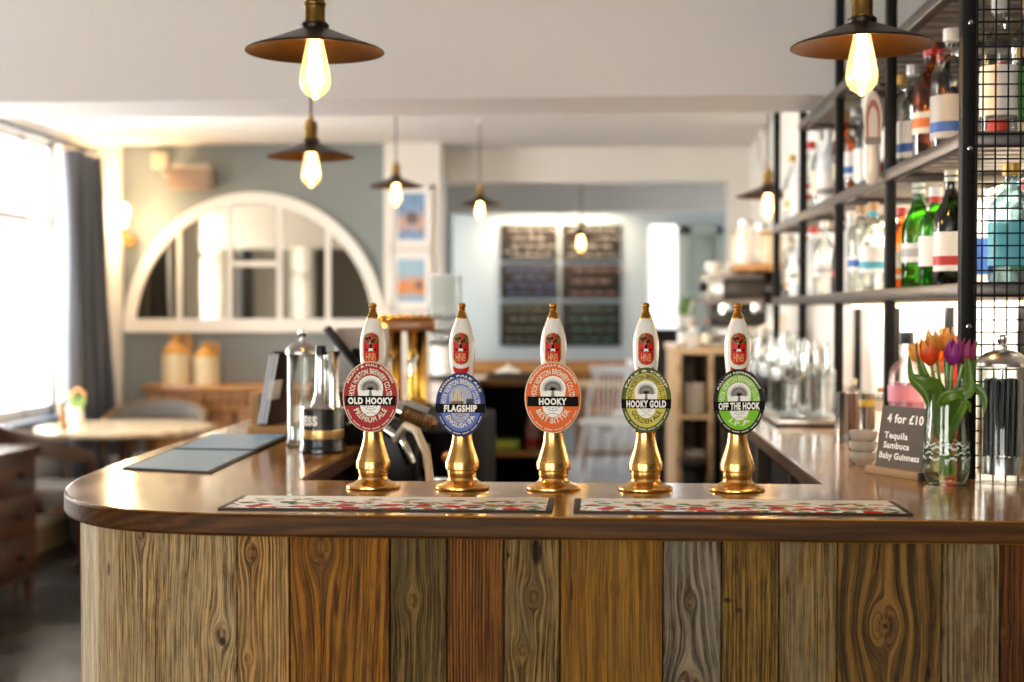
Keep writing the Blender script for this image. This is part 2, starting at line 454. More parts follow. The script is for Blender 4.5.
def counter_wood(name, dk, lt, coat=.2):
    m, nt, b = new_mat(name)
    x, y, z = objxyz(nt)
    # boards along X at the front, along Y on the two arms
    out = []
    for (a, o, sd) in ((x, y, 0), (y, x, 5)):
        bi = (o*9.5+sd).floor()
        tone = noise(nt, vec(nt, bi*3.7+sd, 0.5), 1, 0)
        n1 = noise(nt, vec(nt, a*1.5+bi*2.1, o*14, z*14), 1, 3)
        n2 = noise(nt, vec(nt, a*9+bi, o*190, z*190), 1, 4, .6)
        st = ((o+z)*330+n1*22).sin()*.5+.5
        t = st*.22+n2*.55+tone*.35-.15
        out.append(t)
    isfront = y.rng(.195, .2, 1, 0)
    t = V(nt, mixc(nt, isfront, out[1].k, out[0].k)).rng(.05, .95)
    c = mixc(nt, t, dk, lt)
    dirt = noise(nt, vec(nt, x*7, y*7, z*7), 1, 5, .6)
    c = mixc(nt, dirt.rng(.5, .75)*.35, c, '#3b1d0a')
    nt.links.new(c, b.inputs['Base Color'])
    sm = noise(nt, vec(nt, x*12, y*4, z*4), 1, 4)
    nt.links.new((sm.rng(.3, .7, .13, .22) if coat else sm.rng(.3, .7, .5, .6)).k, b.inputs['Roughness'])
    b.inputs['Coat Weight'].default_value = coat; b.inputs['Coat Roughness'].default_value = .1; b.inputs['Specular IOR Level'].default_value = .4 if coat else .22
    bp = nt.nodes.new('ShaderNodeBump'); bp.inputs['Strength'].default_value = .05; bp.inputs['Distance'].default_value = .002
    nt.links.new(sm.k, bp.inputs['Height']); nt.links.new(bp.outputs[0], b.inputs['Normal'])
    return m
TOPW = counter_wood('varnished_counter', '#6f4010', '#d09a48'); EDGEW = counter_wood('dark_counter_edge', '#2c1805', '#6e4412', 0)
def fillet_out():
    p = [tuple(q) for q in OUTL[::-1]]
    p += [(-.17, 6.5), (-.17, 6.06), (-.512, 6.06), (-.512, 2.405), (.372, 2.405), (.372, 4.6), (.50, 4.6), (.50, 6.0), (.968, 6.0)]
    return p
poly = [(a, b-2.2) for a, b in fillet_out()]
_m = MB().prism(poly, CT-.033, CT); _m.mi = [0, 0]+[1]*(len(_m.f)-2)
_m.build('countertop', [TOPW, EDGEW], bar, bevel=.005, angle=30)
carc = P('bar_interior_dark', '#0f0b08', .7, spec=.2)
mb = MB()
def cbox(*a): mb.box(a[0], a[1], a[2]-2.2, a[3]-2.2, a[4], a[5])
cbox(-.88, -.86, 2.55, 6.4, .03, 1.045); cbox(-.56, -.545, 2.45, 6.1, .03, 1.045)     # left arm sides
cbox(-.5, .96, 2.36, 2.375, .03, 1.045)                                              # back of front run
cbox(.415, .43, 2.42, 4.57, .03, 1.045); cbox(.43, .96, 4.555, 4.57, .03, 1.045); cbox(.535, .55, 4.57, 5.95, .03, 1.045); cbox(-.2, .0, 6.3, 6.32, .03, .05)
cbox(.55, .96, 5.92, 5.95, .03, 1.045)
mb.build('carcass', carc, bar)
for y in (2.9, 3.5, 4.1, 4.5): MB().box(.385, .415, y-2.2, y+.035-2.2, .03, 1.045).build('post', P('carcass_post', '#3a2a1c', .5), bar)
# stub across the back: open dark shelves with a chestnut end post
mb = MB(); mb.box(-.56, -.2, 6.46-2.2, 6.48-2.2, .03, 1.045); mb.box(-.56, -.2, 6.1-2.2, 6.46-2.2, .03, .1); mb.box(-.56, -.54, 6.1-2.2, 6.46-2.2, .1, 1.045)
mb.build('back_shelf_case', carc, bar)
MB().box(-.54, -.2, 6.12-2.2, 6.46-2.2, .745, .765).build('shelf', wood('shelf_pine', '#7a5228', '#a97c42', 0), bar)
MB().rbox(-.215, -.175, 6.08-2.2, 6.47-2.2, .03, 1.048, .004).build('end_post', wood('chestnut', '#6b3610', '#a8602a', 2, .4), bar)

# ------------------------------------------------------------------ bar runners
def runner_mat():
    m, nt, b = new_mat('floral_towelling')
    x, y, z = objxyz(nt)
    c = mixc(nt, noise(nt, vec(nt, x*200, y*200), 1, 2)*.2, '#fbfaf8', '#efece8')
    def vor(scx, scy, sd):
        n = nt.nodes.new('ShaderNodeTexVoronoi'); n.inputs['Scale'].default_value = 1
        nt.links.new(vec(nt, x*scx+sd, y*scy+sd*.7), n.inputs['Vector']); return n
    wob = noise(nt, vec(nt, x*14, 2.0), 1, 3)
    edge = (y + (wob-.5)*.07)                       # more flowers towards the front hem
    for (colr, s1, sd, th, lim) in (('#6f8a58', 34, 1.3, .42, .035), ('#c9b48a', 28, 4.1, .34, .03), ('#e08a3a', 38, 8.8, .3, .02),
                                    ('#9fb7c6', 36, 12.1, .3, .0), ('#d8281c', 30, 6.2, .46, -.015), ('#3c5a34', 46, 15.0, .3, -.0), ('#d2301f', 26, 20.2, .25, .04)):
        v = vor(s1, s1*1.3, sd); d = V(nt, v.outputs['Distance'])
        msk = d.rng(th-.08, th, 1, 0)*edge.rng(lim-.012, lim+.012, 1, 0)
        c = mixc(nt, msk, c, colr)
    nt.links.new(c, b.inputs['Base Color']); b.inputs['Roughness'].default_value = .8
    b.inputs['Specular IOR Level'].default_value = .2
    return m
RUN = runner_mat(); RUBBER = P('rubber_hem', '#1c140f', .5)
for (x0, x1, lab) in ((-.556, -.068, 'long floral bar runner with black rubber hem below the red and blue clips'),
                      (-.038, .443, 'long floral bar runner with black rubber hem below the green clips')):
    t = thing('bar_runner', lab, 'bar runner', ((x0+x1)/2, 2.106, CT), 0, 'floral bar runners along the counter edge')
    hw = (x1-x0)/2
    MB().rbox(-hw, hw, -.070, .070, 0, .0026, .001).build('rubber_base', RUBBER, t)
    MB().rbox(-hw+.010, hw-.010, -.064, .067, .002, .0034, .0006).build('printed_cloth', RUN, t)

# ------------------------------------------------------------------ hand pumps
S = 2.31/F                                      # metres per photo pixel at the pumps
HPROF = [(9.6, 60), (10.2, 68), (10.6, 108), (11.0, 114), (12.2, 123), (13.1, 134), (13.3, 143), (12.8, 149), (11.6, 155.5), (9.8, 161.5), (7.6, 167.5), (6.4, 170.3), (5.6, 171.5)]
def hr(z):
    z = z/S
    for (r0, z0), (r1, z1) in zip(HPROF, HPROF[1:]):
        if z0 <= z <= z1: return (r0+(r1-r0)*(z-z0)/(z1-z0))*S
    return 10*S
def scal(p): return [(r*S, z*S) for r, z in p]
BASEP = [(0, 0), (26.5, 0), (27.4, 1.2), (27.2, 2.6), (25, 4), (20.5, 5.6), (17, 7.2), (15, 9.2), (14.3, 11.5), (15, 14.5), (15.3, 17.5), (15.1, 18.9), (15.2, 19.3), (16.8, 19.6), (17.1, 20.1), (17.1, 27.2),
         (16.9, 27.8), (16.3, 28.1), (16.2, 28.5), (15.4, 31.5), (13.2, 38), (11.6, 43), (10.4, 48), (9.7, 53), (9.5, 57), (10.2, 58.5), (10.2, 61), (9.0, 62), (0, 62)]
FINP = [(0, 170.3), (6.2, 170.4), (6.3, 171.8), (5.5, 172.6), (5.0, 174), (4.0, 176.4), (3.1, 178.2), (2.8, 179), (3.7, 179.5), (3.8, 180.1), (2.8, 180.8), (2.7, 181.2), (3.5, 182), (4.0, 183.2), (4.0, 184.2), (3.3, 185.6), (1.8, 186.4), (0, 186.6)]
HNDP = [(0, 60)]+HPROF+[(0, 171.5)]
RIMC = P('clip_cream_rim', '#d9cfae', .35); WLET = P('clip_white_ink', '#f1ede2', .45); BLK = P('clip_black_band', '#080706', .6, spec=.1)
CREAM = P('clip_cream_ink', '#e8dfc2', .45); INK = P('clip_dark_ink', '#2a231d', .5)
REDB = P('badge_red', '#c8190f', .4, spec=.3); GOLD = P('badge_gold', '#b8862e', .35, .6); CROWN = P('badge_tree_green', '#5b5a22', .5)
def m_col(n, c): return P(n, c, .5, spec=.25)
def tree_emblem(mb, f, w, z0, z1, dark=1, rnd=None):
    """fan of branches on a short trunk inside an arch; ink index dark"""
    rnd = rnd or random.Random(5); h = z1-z0
    def seg(x0, y0, x1, y1, w0, w1):
        dx, dy = x1-x0, y1-y0; l = math.hypot(dx, dy); nx, ny = -dy/l, dx/l
        mb.add([f(x0+nx*w0, y0+ny*w0), f(x0-nx*w0, y0-ny*w0), f(x1-nx*w1, y1-ny*w1), f(x1+nx*w1, y1+ny*w1)], [(0, 1, 2, 3)], dark)
    seg(0, z0, 0, z0+h*.38, w*.14, w*.09)
    for i in range(19):
        a = math.radians(-12+204*i/18); r = .92 if i % 2 else .8
        x1, y1 = w*r*math.cos(a)*.95, z0+h*.42+h*.52*r*math.sin(a)
        seg(0, z0+h*.34, x1, y1, w*.035, w*.022)
        for sgn in (-1, 1):
            b = a+sgn*.22; seg(x1*.55, z0+h*.36+(y1-z0-h*.36)*.55, w*r*math.cos(b)*.9, z0+h*.42+h*.5*r*math.sin(b), w*.022, w*.016)
def arch(a, z0, zt, n=16):
    k = z0+(zt-z0)*.42
    return [(-a*.92, z0), (a*.92, z0)]+[(a*math.cos(PI*i/n), k+(zt-k)*math.sin(PI*i/n)) for i in range(n+1)]
def ship(mb, f, w, z0, z1):
    h = z1-z0
    def pg(pts, mi): mb.add([f(x*w, z0+y*h) for x, y in pts], [tuple(range(len(pts)))], mi)
    pg([(-.62, .16), (-.5, .02), (.1, .0), (.22, .16), (.16, .2), (-.5, .2)], 2)
    for x, b, t, ww in ((-.42, .22, .62, .13), (-.18, .22, .84, .17), (.06, .22, .6, .12)):
        pg([(x-.012, .15), (x+.012, .15), (x+.012, t+.06), (x-.012, t+.06)], 1)
        m = (b+t)/2
        pg([(x-ww, b), (x+ww, b), (x+ww*.82, m-.02), (x-ww*.82, m-.02)], 3); pg([(x-ww*.8, m), (x+ww*.8, m), (x+ww*.55, t), (x-ww*.55, t)], 3)
    for x in (.42, .56, .68): pg([(x-.09, .02), (x+.09, .02), (x+.07, .3), (x, .36), (x-.07, .28)], 1)
def make_clip(root, a, b, zc, body, ring, name, low, small, kind, name_w, arch_dark=False, big=True, tilt=0):
    """oval clip facing the drinker; a, b half sizes in metres"""
    def L(d):
        ct, st = math.cos(tilt), math.sin(tilt)
        return lambda x, z: (x*ct-z*st, -.0262-d, zc+x*st+z*ct)
    def face(name_, polys, mats, par, d):
        mb = MB(); f = L(d)
        for p, mi in polys: mb.add([f(x, z) for x, z in p], [tuple(range(len(p)))], mi)
        return mb.build(name_, mats, par, smooth=False, fix=False)
    mb = MB(); mb.prism(ell(a, b, 64), -.004, 0, plane='xz')
    mb.v = [L(-y-.004)(x, z) for x, y, z in mb.v]
    plate = mb.build('pump_clip', [RIMC if big else ring], root, angle=50, bevel=.0012)
    fp = [(ell(a*.965, b*.97, 64), 0)]
    mats = [ring if not big else body]
    if big:
        pass
    else:
        fp.append((ell(a*.82, b*.835, 64), 1)); mats.append(body)
    mb = MB()
    for i, (p, mi) in enumerate(fp):
        f = L(.0005+.0003*i); mb.add([f(x, z) for x, z in p], [tuple(range(len(p)))], mi)
    mb.build('printed_face', mats, plate, smooth=False, fix=False)
    # emblem
    zt = .60*b; z0 = -.02*b
    mb = MB(); f1 = L(.0013); f2 = L(.0017)
    ar = arch(.46*a, z0, zt); bg = 0
    mb.add([f1(x, z) for x, z in ar], [tuple(range(len(ar)))], bg)
    lo = [(.37*a*math.cos(PI+PI*i/14), -.22*b+.33*b*math.sin(PI+PI*i/14)) for i in range(15)]
    mb.add([f1(x, z) for x, z in lo], [tuple(range(len(lo)))], 0)
    for k, (zz, ww) in enumerate(((-.3, .24), (-.37, .17), (-.44, .2))):
        for j in range(5):
            x = (-ww+2*ww*j/4)*a*.9; z = (zz+.035*((j-2)/2)**2*(1 if k != 2 else -1))*b
            mb.add([f2(x-.028*a, z-.011*b), f2(x+.028*a, z-.011*b), f2(x+.028*a, z+.011*b), f2(x-.028*a, z+.011*b)], [(0, 1, 2, 3)], 1)
    if kind == 'ship':
        mb.M = Matrix.Identity(4); ship(mb, f2, .52*a*1.3, z0, zt*1.02)
        em = mb.build('ship_emblem', [P('clip_sky', '#a9a9bd', .5), INK, P('clip_hull', '#7b4a22', .5), P('clip_sail', '#cfc3a4', .5)], plate, smooth=False, fix=False)
    else:
        tree_emblem(mb, f2, .44*a, z0+.03*b, zt*.97)
        em = mb.build('tree_emblem', [WLET, P('clip_grey_ink', '#7d776d', .5)], plate, smooth=False, fix=False)
    mb = MB(); f = L(.002); bw = .9 if big else 1.0
    q = [(-bw*a, -.245*b), (bw*a, -.245*b), (bw*a, .03*b), (-bw*a, .03*b)] if big else [(-.985*a, -.25*b), (.985*a, -.25*b), (1.0*a, .03*b), (-1.0*a, .03*b)]
    mb.add([f(x, z) for x, z in q], [(0, 1, 2, 3)], 0); mb.build('name_band', [BLK], plate, smooth=False, fix=False)
    mb = MB(); flat_text(mb, name, name_w*2*a, .175*b if big else .205*b, L(.0026), .05, 0, 0, -.192*b if big else -.21*b)
    mb.build('name_lettering', [WLET], plate, smooth=False, fix=False)
    mb = MB(); f = L(.0018)
    ink = 1 if arch_dark else 0
    arc_text(mb, 'HOOK NORTON BREWERY CO.LTD', .585*a, .65*b, .155*b, 90, 176, f, .02, ink)
    arc_text(mb, low, .70*a, .715*b, (.15 if len(low) > 5 else .14)*b, 270, 118 if len(low) > 5 else 74, f, .02, ink, inside=True, cz=0)
    arc_text(mb, small, .865*a, .87*b, .062*b, 90, 128, f, .03, 0)
    for j in range(34):                           # the fine illegible line round the lower rim
        t = math.radians(205+130*j/33); x, z = .9*a*math.cos(t), .9*b*math.sin(t)
        tx, tz = -math.sin(t)*.02*a, math.cos(t)*.02*b; nx, nz = math.cos(t)*.016*a, math.sin(t)*.016*b
        if j % 6 != 5: mb.add([f(x-tx-nx, z-tz-nz), f(x+tx-nx, z+tz-nz), f(x+tx+nx, z+tz+nz), f(x-tx+nx, z-tz+nz)], [(0, 1, 2, 3)], 0)
    mb.build('ring_lettering', [CREAM, INK], plate, smooth=False, fix=False)
    return plate
def wrapf(d):
    def f(x, z):
        r = hr(z)+d; a = x/hr(z); return (r*math.sin(a), -r*math.cos(a), z)
    return f
def handle_badge(par):
    def stad(w, z0, z1, n=10):
        return [(w*math.cos(PI*i/n), z1-w+w*math.sin(PI*i/n)) for i in range(n+1)]+[(w*math.cos(PI+PI*i/n), z0+w+w*math.sin(PI+PI*i/n)) for i in range(n+1)]
    def strip(mb, w, z0, z1, f, mi):             # stadium filled with thin horizontal strips so it follows the handle
        N = 22
        def hw(z):
            if z > z1-w: return math.sqrt(max(w*w-(z-z1+w)**2, 0))
            if z < z0+w: return math.sqrt(max(w*w-(z0+w-z)**2, 0))
            return w
        rows = []
        for i in range(N+1):
            z = z0+(z1-z0)*i/N; h = hw(z); rows.append([f(-h+2*h*k/8, z) for k in range(9)])
        vs = [p for r in rows for p in r]
        mb.add(vs, [(i*9+k, i*9+k+1, (i+1)*9+k+1, (i+1)*9+k) for i in range(N) for k in range(8)], mi)
    z0, z1 = 124.5*S, 157*S; w = 8.3*S
    mb = MB(); strip(mb, w, z0, z1, wrapf(.0004), 1); strip(mb, w*.88, z0+.9*S, z1-.9*S, wrapf(.0008), 0)
    f = wrapf(.0004)                               # the red tail below the oval
    vs = []; n = 10
    for i in range(n+1):
        x = (-8.2+16.4*i/n)*S; dip = (1-(abs(i-n/2)/(n/2))**2)
        vs += [f(x, (123.4-2.6*dip)*S), f(x, (118.8-4.6*dip)*S if 0 < i < n else 120.2*S)]
    mb.add(vs, [(2*i, 2*i+1, 2*i+3, 2*i+2) for i in range(n)], 0)
    bd = mb.build('handle_badge', [REDB, GOLD], par, fix=False)
    mb = MB(); f = wrapf(.0012); rnd = random.Random(2)
    for i in range(30):
        a = rnd.uniform(0, 2*PI); r = math.sqrt(rnd.random())*5.9; x, z = r*math.cos(a)*S, (149.5+r*.85*math.sin(a))*S; q = rnd.uniform(1.0, 1.7)*S
        mb.add([f(x+q*math.cos(k), z+q*math.sin(k)) for k in (0, 1.05, 2.1, 3.14, 4.2, 5.24)], [(0, 1, 2, 3, 4, 5)], (0, 1, 2)[i % 3])
    mb.add([f(x*S, z*S) for x, z in ((-1.2, 141), (1.2, 141), (1.0, 148), (-1.0, 148))], [(0, 1, 2, 3)], 1)
    mb.add([f(x*S, z*S) for x, z in ((-5, 139), (0, 138), (5, 139), (5.4, 141.2), (0, 142.4), (-5.4, 141.2))], [(0, 1, 2, 3, 4, 5)], 1)
    mb.add([f(x*S, z*S) for x, z in ((-2.4, 138.3), (2.4, 138.3), (1.5, 141), (-1.5, 141))], [(0, 1, 2, 3)], 3)
    mb.build('badge_tree', [CROWN, BLK, P('badge_olive', '#8c7a2c', .5), WLET], par, smooth=False, fix=False)
    mb = MB(); flat_text(mb, 'HNB', 9.6*S, 8.2*S, wrapf(.0012), .0, 0, 0, 128.4*S)
    mb.build('badge_letters', [P('badge_gold_ink', '#e3b469', .4)], par, smooth=False, fix=False)
me_base = None
PUMPS = [(-.371, 'red', 57, 72, 396, '#a5141c', '#a5141c', 'OLD HOOKY', 'PREMIUM ALE', 'FRUITY & FULL BODIED', 'tree', .8, True, 491, 'brass hand pump with a red oval clip', 0),
         (-.2245, 'blue', 50.5, 65, 403.5, '#5872b8', '#1d2a63', 'FLAGSHIP', 'ENGLISH IPA', 'INDIA PALE ALE', 'ship', .66, False, 491, 'brass hand pump with a blue oval clip', 0),
         (-.0755, 'orange', 57, 72.5, 396, '#e06312', '#e06312', 'HOOKY', 'BEST BITTER', 'DELIGHTFULLY BALANCED', 'tree', .49, True, 491, 'brass hand pump with an orange oval clip', 0),
         (.074, 'olive', 50, 65.5, 398.3, '#d0c24a', '#4a5a1e', 'HOOKY GOLD', 'GOLDEN ALE', 'PALE & CRISP', 'tree', .79, False, 491, 'brass hand pump with an olive and yellow oval clip', 0),
         (.2215, 'green', 51, 66, 400, '#7cc01c', '#15150f', 'OFF THE HOOK', 'I.P.A', 'FULL-ON REFRESHMENT', 'tree', .8, False, 491, 'brass hand pump with a black and bright green oval clip', .02)]
first = None
for (x, cn, wpx, hpx, cy, body, ring, nm, low, small, kind, nw, big, yb, lab, tilt) in PUMPS:
    t = thing('hand_pump', lab, 'beer pump', (x, 2.31, CT), 0, 'hand pumps along the bar')
    if first is None:
        first = t
        base = MB().lathe(scal(BASEP), 48).build('pump_base', BRASS, t, angle=25)
        hnd = MB().lathe(scal(HNDP), 40).build('handle', CERAM, t, angle=30)
        fin = MB().lathe(scal(FINP), 28).build('finial', P('finial_gold', '#b88336', .25, 1), t, angle=35)
        mb = MB(); mb.box(-.006, .006, -.0222, .0, 76*S, 88*S); mb.box(-.006, .006, -.0222, 0, 104*S, 110*S); mb.build('clip_bracket', BRASS, t)
        handle_badge(hnd)
    else:
        for ch in list(first.children):
            if ch.name.startswith('pump_clip'): continue
            c = ch.copy(); COL.objects.link(c); c.parent = t
            for g in list(ch.children):
                d = g.copy(); COL.objects.link(d); d.parent = c
                for g2 in list(g.children): e = g2.copy(); COL.objects.link(e); e.parent = d
    cl = make_clip(t, wpx/2*S*.985, hpx/2*S*.985, (489-cy)*S-.0005, m_col('clip_'+cn, body), m_col('clip_ring_'+cn, ring), nm, low, small, kind, nw, cn == 'olive', big, tilt)
    cl['label'] = f'{cn} oval pump clip'

# ================================================================== ROOM
XL = -3.2; YB = 9.0; ZCEIL = 2.44; YF = -3.6; XR = 3.0; XBAR = .97
def tile_floor():
    m, nt, b = new_mat('flagstone_floor')
    x, y, z = objxyz(nt)
    br = nt.nodes.new('ShaderNodeTexBrick'); br.inputs['Scale'].default_value = 1
    br.inputs['Brick Width'].default_value = .55; br.inputs['Row Height'].default_value = .42; br.inputs['Mortar Size'].default_value = .008
    br.inputs['Color1'].default_value = lin('#231e1a'); br.inputs['Color2'].default_value = lin('#161412'); br.inputs['Mortar'].default_value = lin('#120f0d')
    nt.links.new(vec(nt, x, y), br.inputs['Vector'])
    n1 = noise(nt, vec(nt, x*3, y*3), 1, 5, .6)
    c = mixc(nt, n1.rng(.35, .7)*.5, br.outputs['Color'], '#302a24')
    nt.links.new(c, b.inputs['Base Color']); nt.links.new(n1.rng(.3, .7, .25, .5).k, b.inputs['Roughness'])
    return m
MB().box(XL-.3, XR+.2, YF-.2, 15.2, -.1, 0).build('floor', tile_floor(), smooth=False).__setitem__('kind', 'structure')
WALLW = P('wall_white_paint', '#e9e3da', .7, noise=.04, nscale=3)
WALLG = P('wall_grey_paint', '#8a908e', .75, noise=.05, nscale=4)
WALLD = P('wall_dark_olive', '#4b463c', .8, noise=.06, nscale=4)  # unseen walls kept dark to cut hazy reflections on the bar front
WALLB = P('wall_pale_blue', '#b9c2c4', .75, noise=.04, nscale=4)
CEIL = P('ceiling_paint', '#eae4de', .8)
def S_(mb, name, mat, label=None, cat=None, smooth=False):
    return struct(mb.build(name, mat, smooth=smooth), label, cat)
S_(MB().box(XL-.3, XR+.2, YF-.2, 15.2, ZCEIL, ZCEIL+.1), 'ceiling', CEIL)
BEAM = P('beam_paint', '#e9e6e3', .75)
S_(MB().box(XL, XBAR, 4.12, 4.47, 1.99, ZCEIL), 'trim_1', BEAM, 'white boxed ceiling beam crossing above the bar', 'beam')
# left wall with window openings
WINS = [(7.02, 8.30), (3.8, 5.1), (-3.3, -.9)]; WZ0, WZ1 = .765, 2.38
mb = MB(); ys = sorted([YF-.2, 15.2]+[q for w in WINS for q in w]); edges = sorted(WINS)
cur = YF-.2
for (a, b) in edges:
    mb.box(XL-.2, XL, cur, a, 0, ZCEIL); mb.box(XL-.2, XL, a, b, 0, WZ0); mb.box(XL-.2, XL, a, b, WZ1, ZCEIL); cur = b
mb.box(XL-.2, XL, cur, 15.2, 0, ZCEIL)
S_(mb, 'wall_left', WALLW)
FRAMEP = P('window_frame_paint', '#f3f0ec', .4)
def window(n, y0, y1, panes=2):
    mb = MB(); xa, xb = XL-.12, XL-.06; t = .05
    mb.box(xa, xb, y0, y0+t, WZ0, WZ1); mb.box(xa, xb, y1-t, y1, WZ0, WZ1); mb.box(xa, xb, y0, y1, WZ0, WZ0+.06); mb.box(xa, xb, y0, y1, WZ1-t, WZ1)
    zt = 1.9
    mb.box(xa-.005, xb+.01, y0, y1, zt-.025, zt+.025)
    for k in range(1, panes+1):
        y = y0+(y1-y0)*k/(panes+1); mb.box(xa, xb, y-.02, y+.02, WZ0, WZ1)
    o = S_(mb, f'window_{n}', FRAMEP)
    g = MB().box(XL-.095, XL-.09, y0, y1, WZ0, WZ1).build('pane', glass('window_glass', '#ffffff', .6), o, smooth=False); g['kind'] = 'structure'
    s = MB().rbox(XL-.06, XL+.06, y0-.04, y1+.04, WZ0-.035, WZ0, .006).build('sill', P('sill_grey_blue', '#5f6f80', .45), o); s['kind'] = 'structure'
    a = bpy.data.lights.new('daylight', 'AREA'); a.shape = 'RECTANGLE'; a.size = y1-y0+.2; a.size_y = WZ1-WZ0+.2
    l = bpy.data.objects.new('daylight', a); COL.objects.link(l); l.location = (XL-.24, (y0+y1)/2, (WZ0+WZ1)/2); l.rotation_euler = (0, -PI/2, 0)
    a.color = (1, .985, .955)
    return a
WE = [90, 150, 115]
for i, (a, b) in enumerate(WINS):
    window(i+1, a, b).energy = WE[i]
S_(MB().box(XL, XL+.02, -.5, 8.9, 0, .14), 'baseboard_left', P('skirting_cream', '#a8946c', .5))
# back wall: white pier, grey panel, white pier with pictures, opening with header
pW = lambda px, Y=YB: W(px, 300, Y).x
xa, xb_, xc, xd = pW(124), pW(385), pW(441), pW(728, 9.3)
S_(MB().box(XL, xa, YB-.06, YB+.3, 0, ZCEIL), 'wall_back_left', WALLW)
S_(MB().box(xa, xb_, YB, YB+.3, 0, ZCEIL), 'wall_back', WALLG)
S_(MB().box(xb_, xc, YB-.04, YB+.3, 0, ZCEIL), 'trim_2', WALLW, 'white wall pier with two framed pictures', 'wall pier')
hz = W(600, 182, 9.3).z
S_(MB().box(xc-.01, xd, 9.3, 9.5, hz, ZCEIL).box(xd, 3.2, 9.3, 9.5, 0, ZCEIL), 'wall_back_right', WALLW)
S_(MB().box(-1.6, 3.0, 11.5, 11.7, W(600, 212, 11.5).z, ZCEIL), 'trim_3', P('bulkhead_paint', '#dedbd4', .75), 'grey painted bulkhead beyond the wall opening', 'bulkhead')
wa, wb = W(648, 224, 14), W(678, 352, 14)
S_(MB().box(XL-.2, wa.x, 14, 14.2, 0, ZCEIL).box(wb.x, 3.2, 14, 14.2, 0, ZCEIL).box(wa.x, wb.x, 14, 14.2, 0, wb.z).box(wa.x, wb.x, 14, 14.2, wa.z, ZCEIL), 'wall_far', WALLB)
_w7 = S_(MB().box(wa.x, wa.x+.02, 13.99, 14.1, wb.z, wa.z).box(wb.x-.02, wb.x, 13.99, 14.1, wb.z, wa.z).box(wa.x, wb.x, 13.99, 14.1, wb.z, wb.z+.03).box(wa.x, wb.x, 13.99, 14.1, wa.z-.02, wa.z), 'window_7', FRAMEP)  # white upright built as an opening with a lamp behind, to read bright
_g7 = MB().box(wa.x, wb.x, 14.05, 14.055, wb.z, wa.z).build('pane', glass('window_glass', '#ffffff', .6), _w7, smooth=False); _g7['kind'] = 'structure'
a = bpy.data.lights.new('daylight', 'AREA'); a.shape = 'RECTANGLE'; a.size = wb.x-wa.x+.1; a.size_y = wa.z-wb.z+.1; a.energy = 9; a.color = (1, .98, .95)
l = bpy.data.objects.new('daylight', a); COL.objects.link(l); l.location = ((wa.x+wb.x)/2, 14.24, (wa.z+wb.z)/2); l.rotation_euler = (-PI/2, 0, 0)
S_(MB().box(pW(452, 14)-.9, pW(452, 12.0), 11.9, 12.1, 0, ZCEIL), 'wall_partition', WALLB)
S_(MB().box(pW(682, 13.9), pW(690, 13.9), 13.85, 14, 0, 2.2).box(pW(716, 13.9), pW(722, 13.9), 13.85, 14, 0, 2.2).box(pW(682, 13.9), pW(722, 13.9), 13.85, 14, 2.12, 2.2), 'door_1', P('door_sage', '#a3aba0', .6))
_d1 = bpy.data.objects['door_1']; _dp = MB().box(pW(689, 13.9), pW(717, 13.9), 13.93, 13.96, 0, 2.13).box(pW(693, 13.9), pW(713, 13.9), 13.92, 13.94, 1.1, 2.0).build('door_panel', P('door_panel_sage', '#b4bbb0', .6), _d1, smooth=False); _dp['kind'] = 'structure'
# right wall of the bar, and the drinkers' side of the room
S_(MB().box(XBAR, XBAR+.2, 1.99, 9.3, 0, ZCEIL), 'wall_right', P('bar_wall_white', '#f2eee6', .6, bump=.15, nscale=14))
S_(MB().box(XBAR, XR+.2, 2.05, 2.25, 0, ZCEIL), 'wall_return', WALLD)
S_(MB().box(XR, XR+.2, YF-.2, 2.25, 0, ZCEIL), 'wall_side', WALLD)
mb = MB(); F0, F1 = -2.2, .2
mb.box(XL-.2, F0, YF-.2, YF, 0, ZCEIL); mb.box(F1, XR+.2, YF-.2, YF, 0, ZCEIL); mb.box(F0, F1, YF-.2, YF, 0, .8); mb.box(F0, F1, YF-.2, YF, 2.3, ZCEIL)
S_(mb, 'wall_front', WALLD)
mb = MB()
for x in (F0, (F0*2+F1)/3, (F0+2*F1)/3, F1-.05): mb.box(x, x+.05, YF-.12, YF-.06, .8, 2.3)
for z in (.8, 1.55, 2.25): mb.box(F0, F1, YF-.12, YF-.06, z, z+.05)
S_(mb, 'window_5', FRAMEP)  # out of view, added as fill from the camera side
a = bpy.data.lights.new('daylight', 'AREA'); a.shape = 'RECTANGLE'; a.size = F1-F0; a.size_y = 1.6; a.energy = 75; a.color = (1, .95, .87)
l = bpy.data.objects.new('daylight', a); COL.objects.link(l); l.location = ((F0+F1)/2, YF-.25, 1.55); l.rotation_euler = (PI/2, 0, 0)
# fill lamp added for the far room, set before a solid blank panel
a = bpy.data.lights.new('daylight', 'AREA'); a.shape = 'RECTANGLE'; a.size = 1.6; a.size_y = 1.5; a.energy = 32; a.color = (.95, .98, 1)
l = bpy.data.objects.new('daylight', a); COL.objects.link(l); l.location = (XL+.02, 13.0, 1.5); l.rotation_euler = (0, -PI/2, 0)
MB().box(XL-.01, XL+.012, 12.1, 13.9, .7, 2.3).build('window_6', FRAMEP, smooth=False)['kind'] = 'structure'
w = bpy.data.worlds.new('world'); sc.world = w; w.use_nodes = True
w.node_tree.nodes['Background'].inputs[0].default_value = (.85, .93, 1, 1); w.node_tree.nodes['Background'].inputs[1].default_value = 1.0

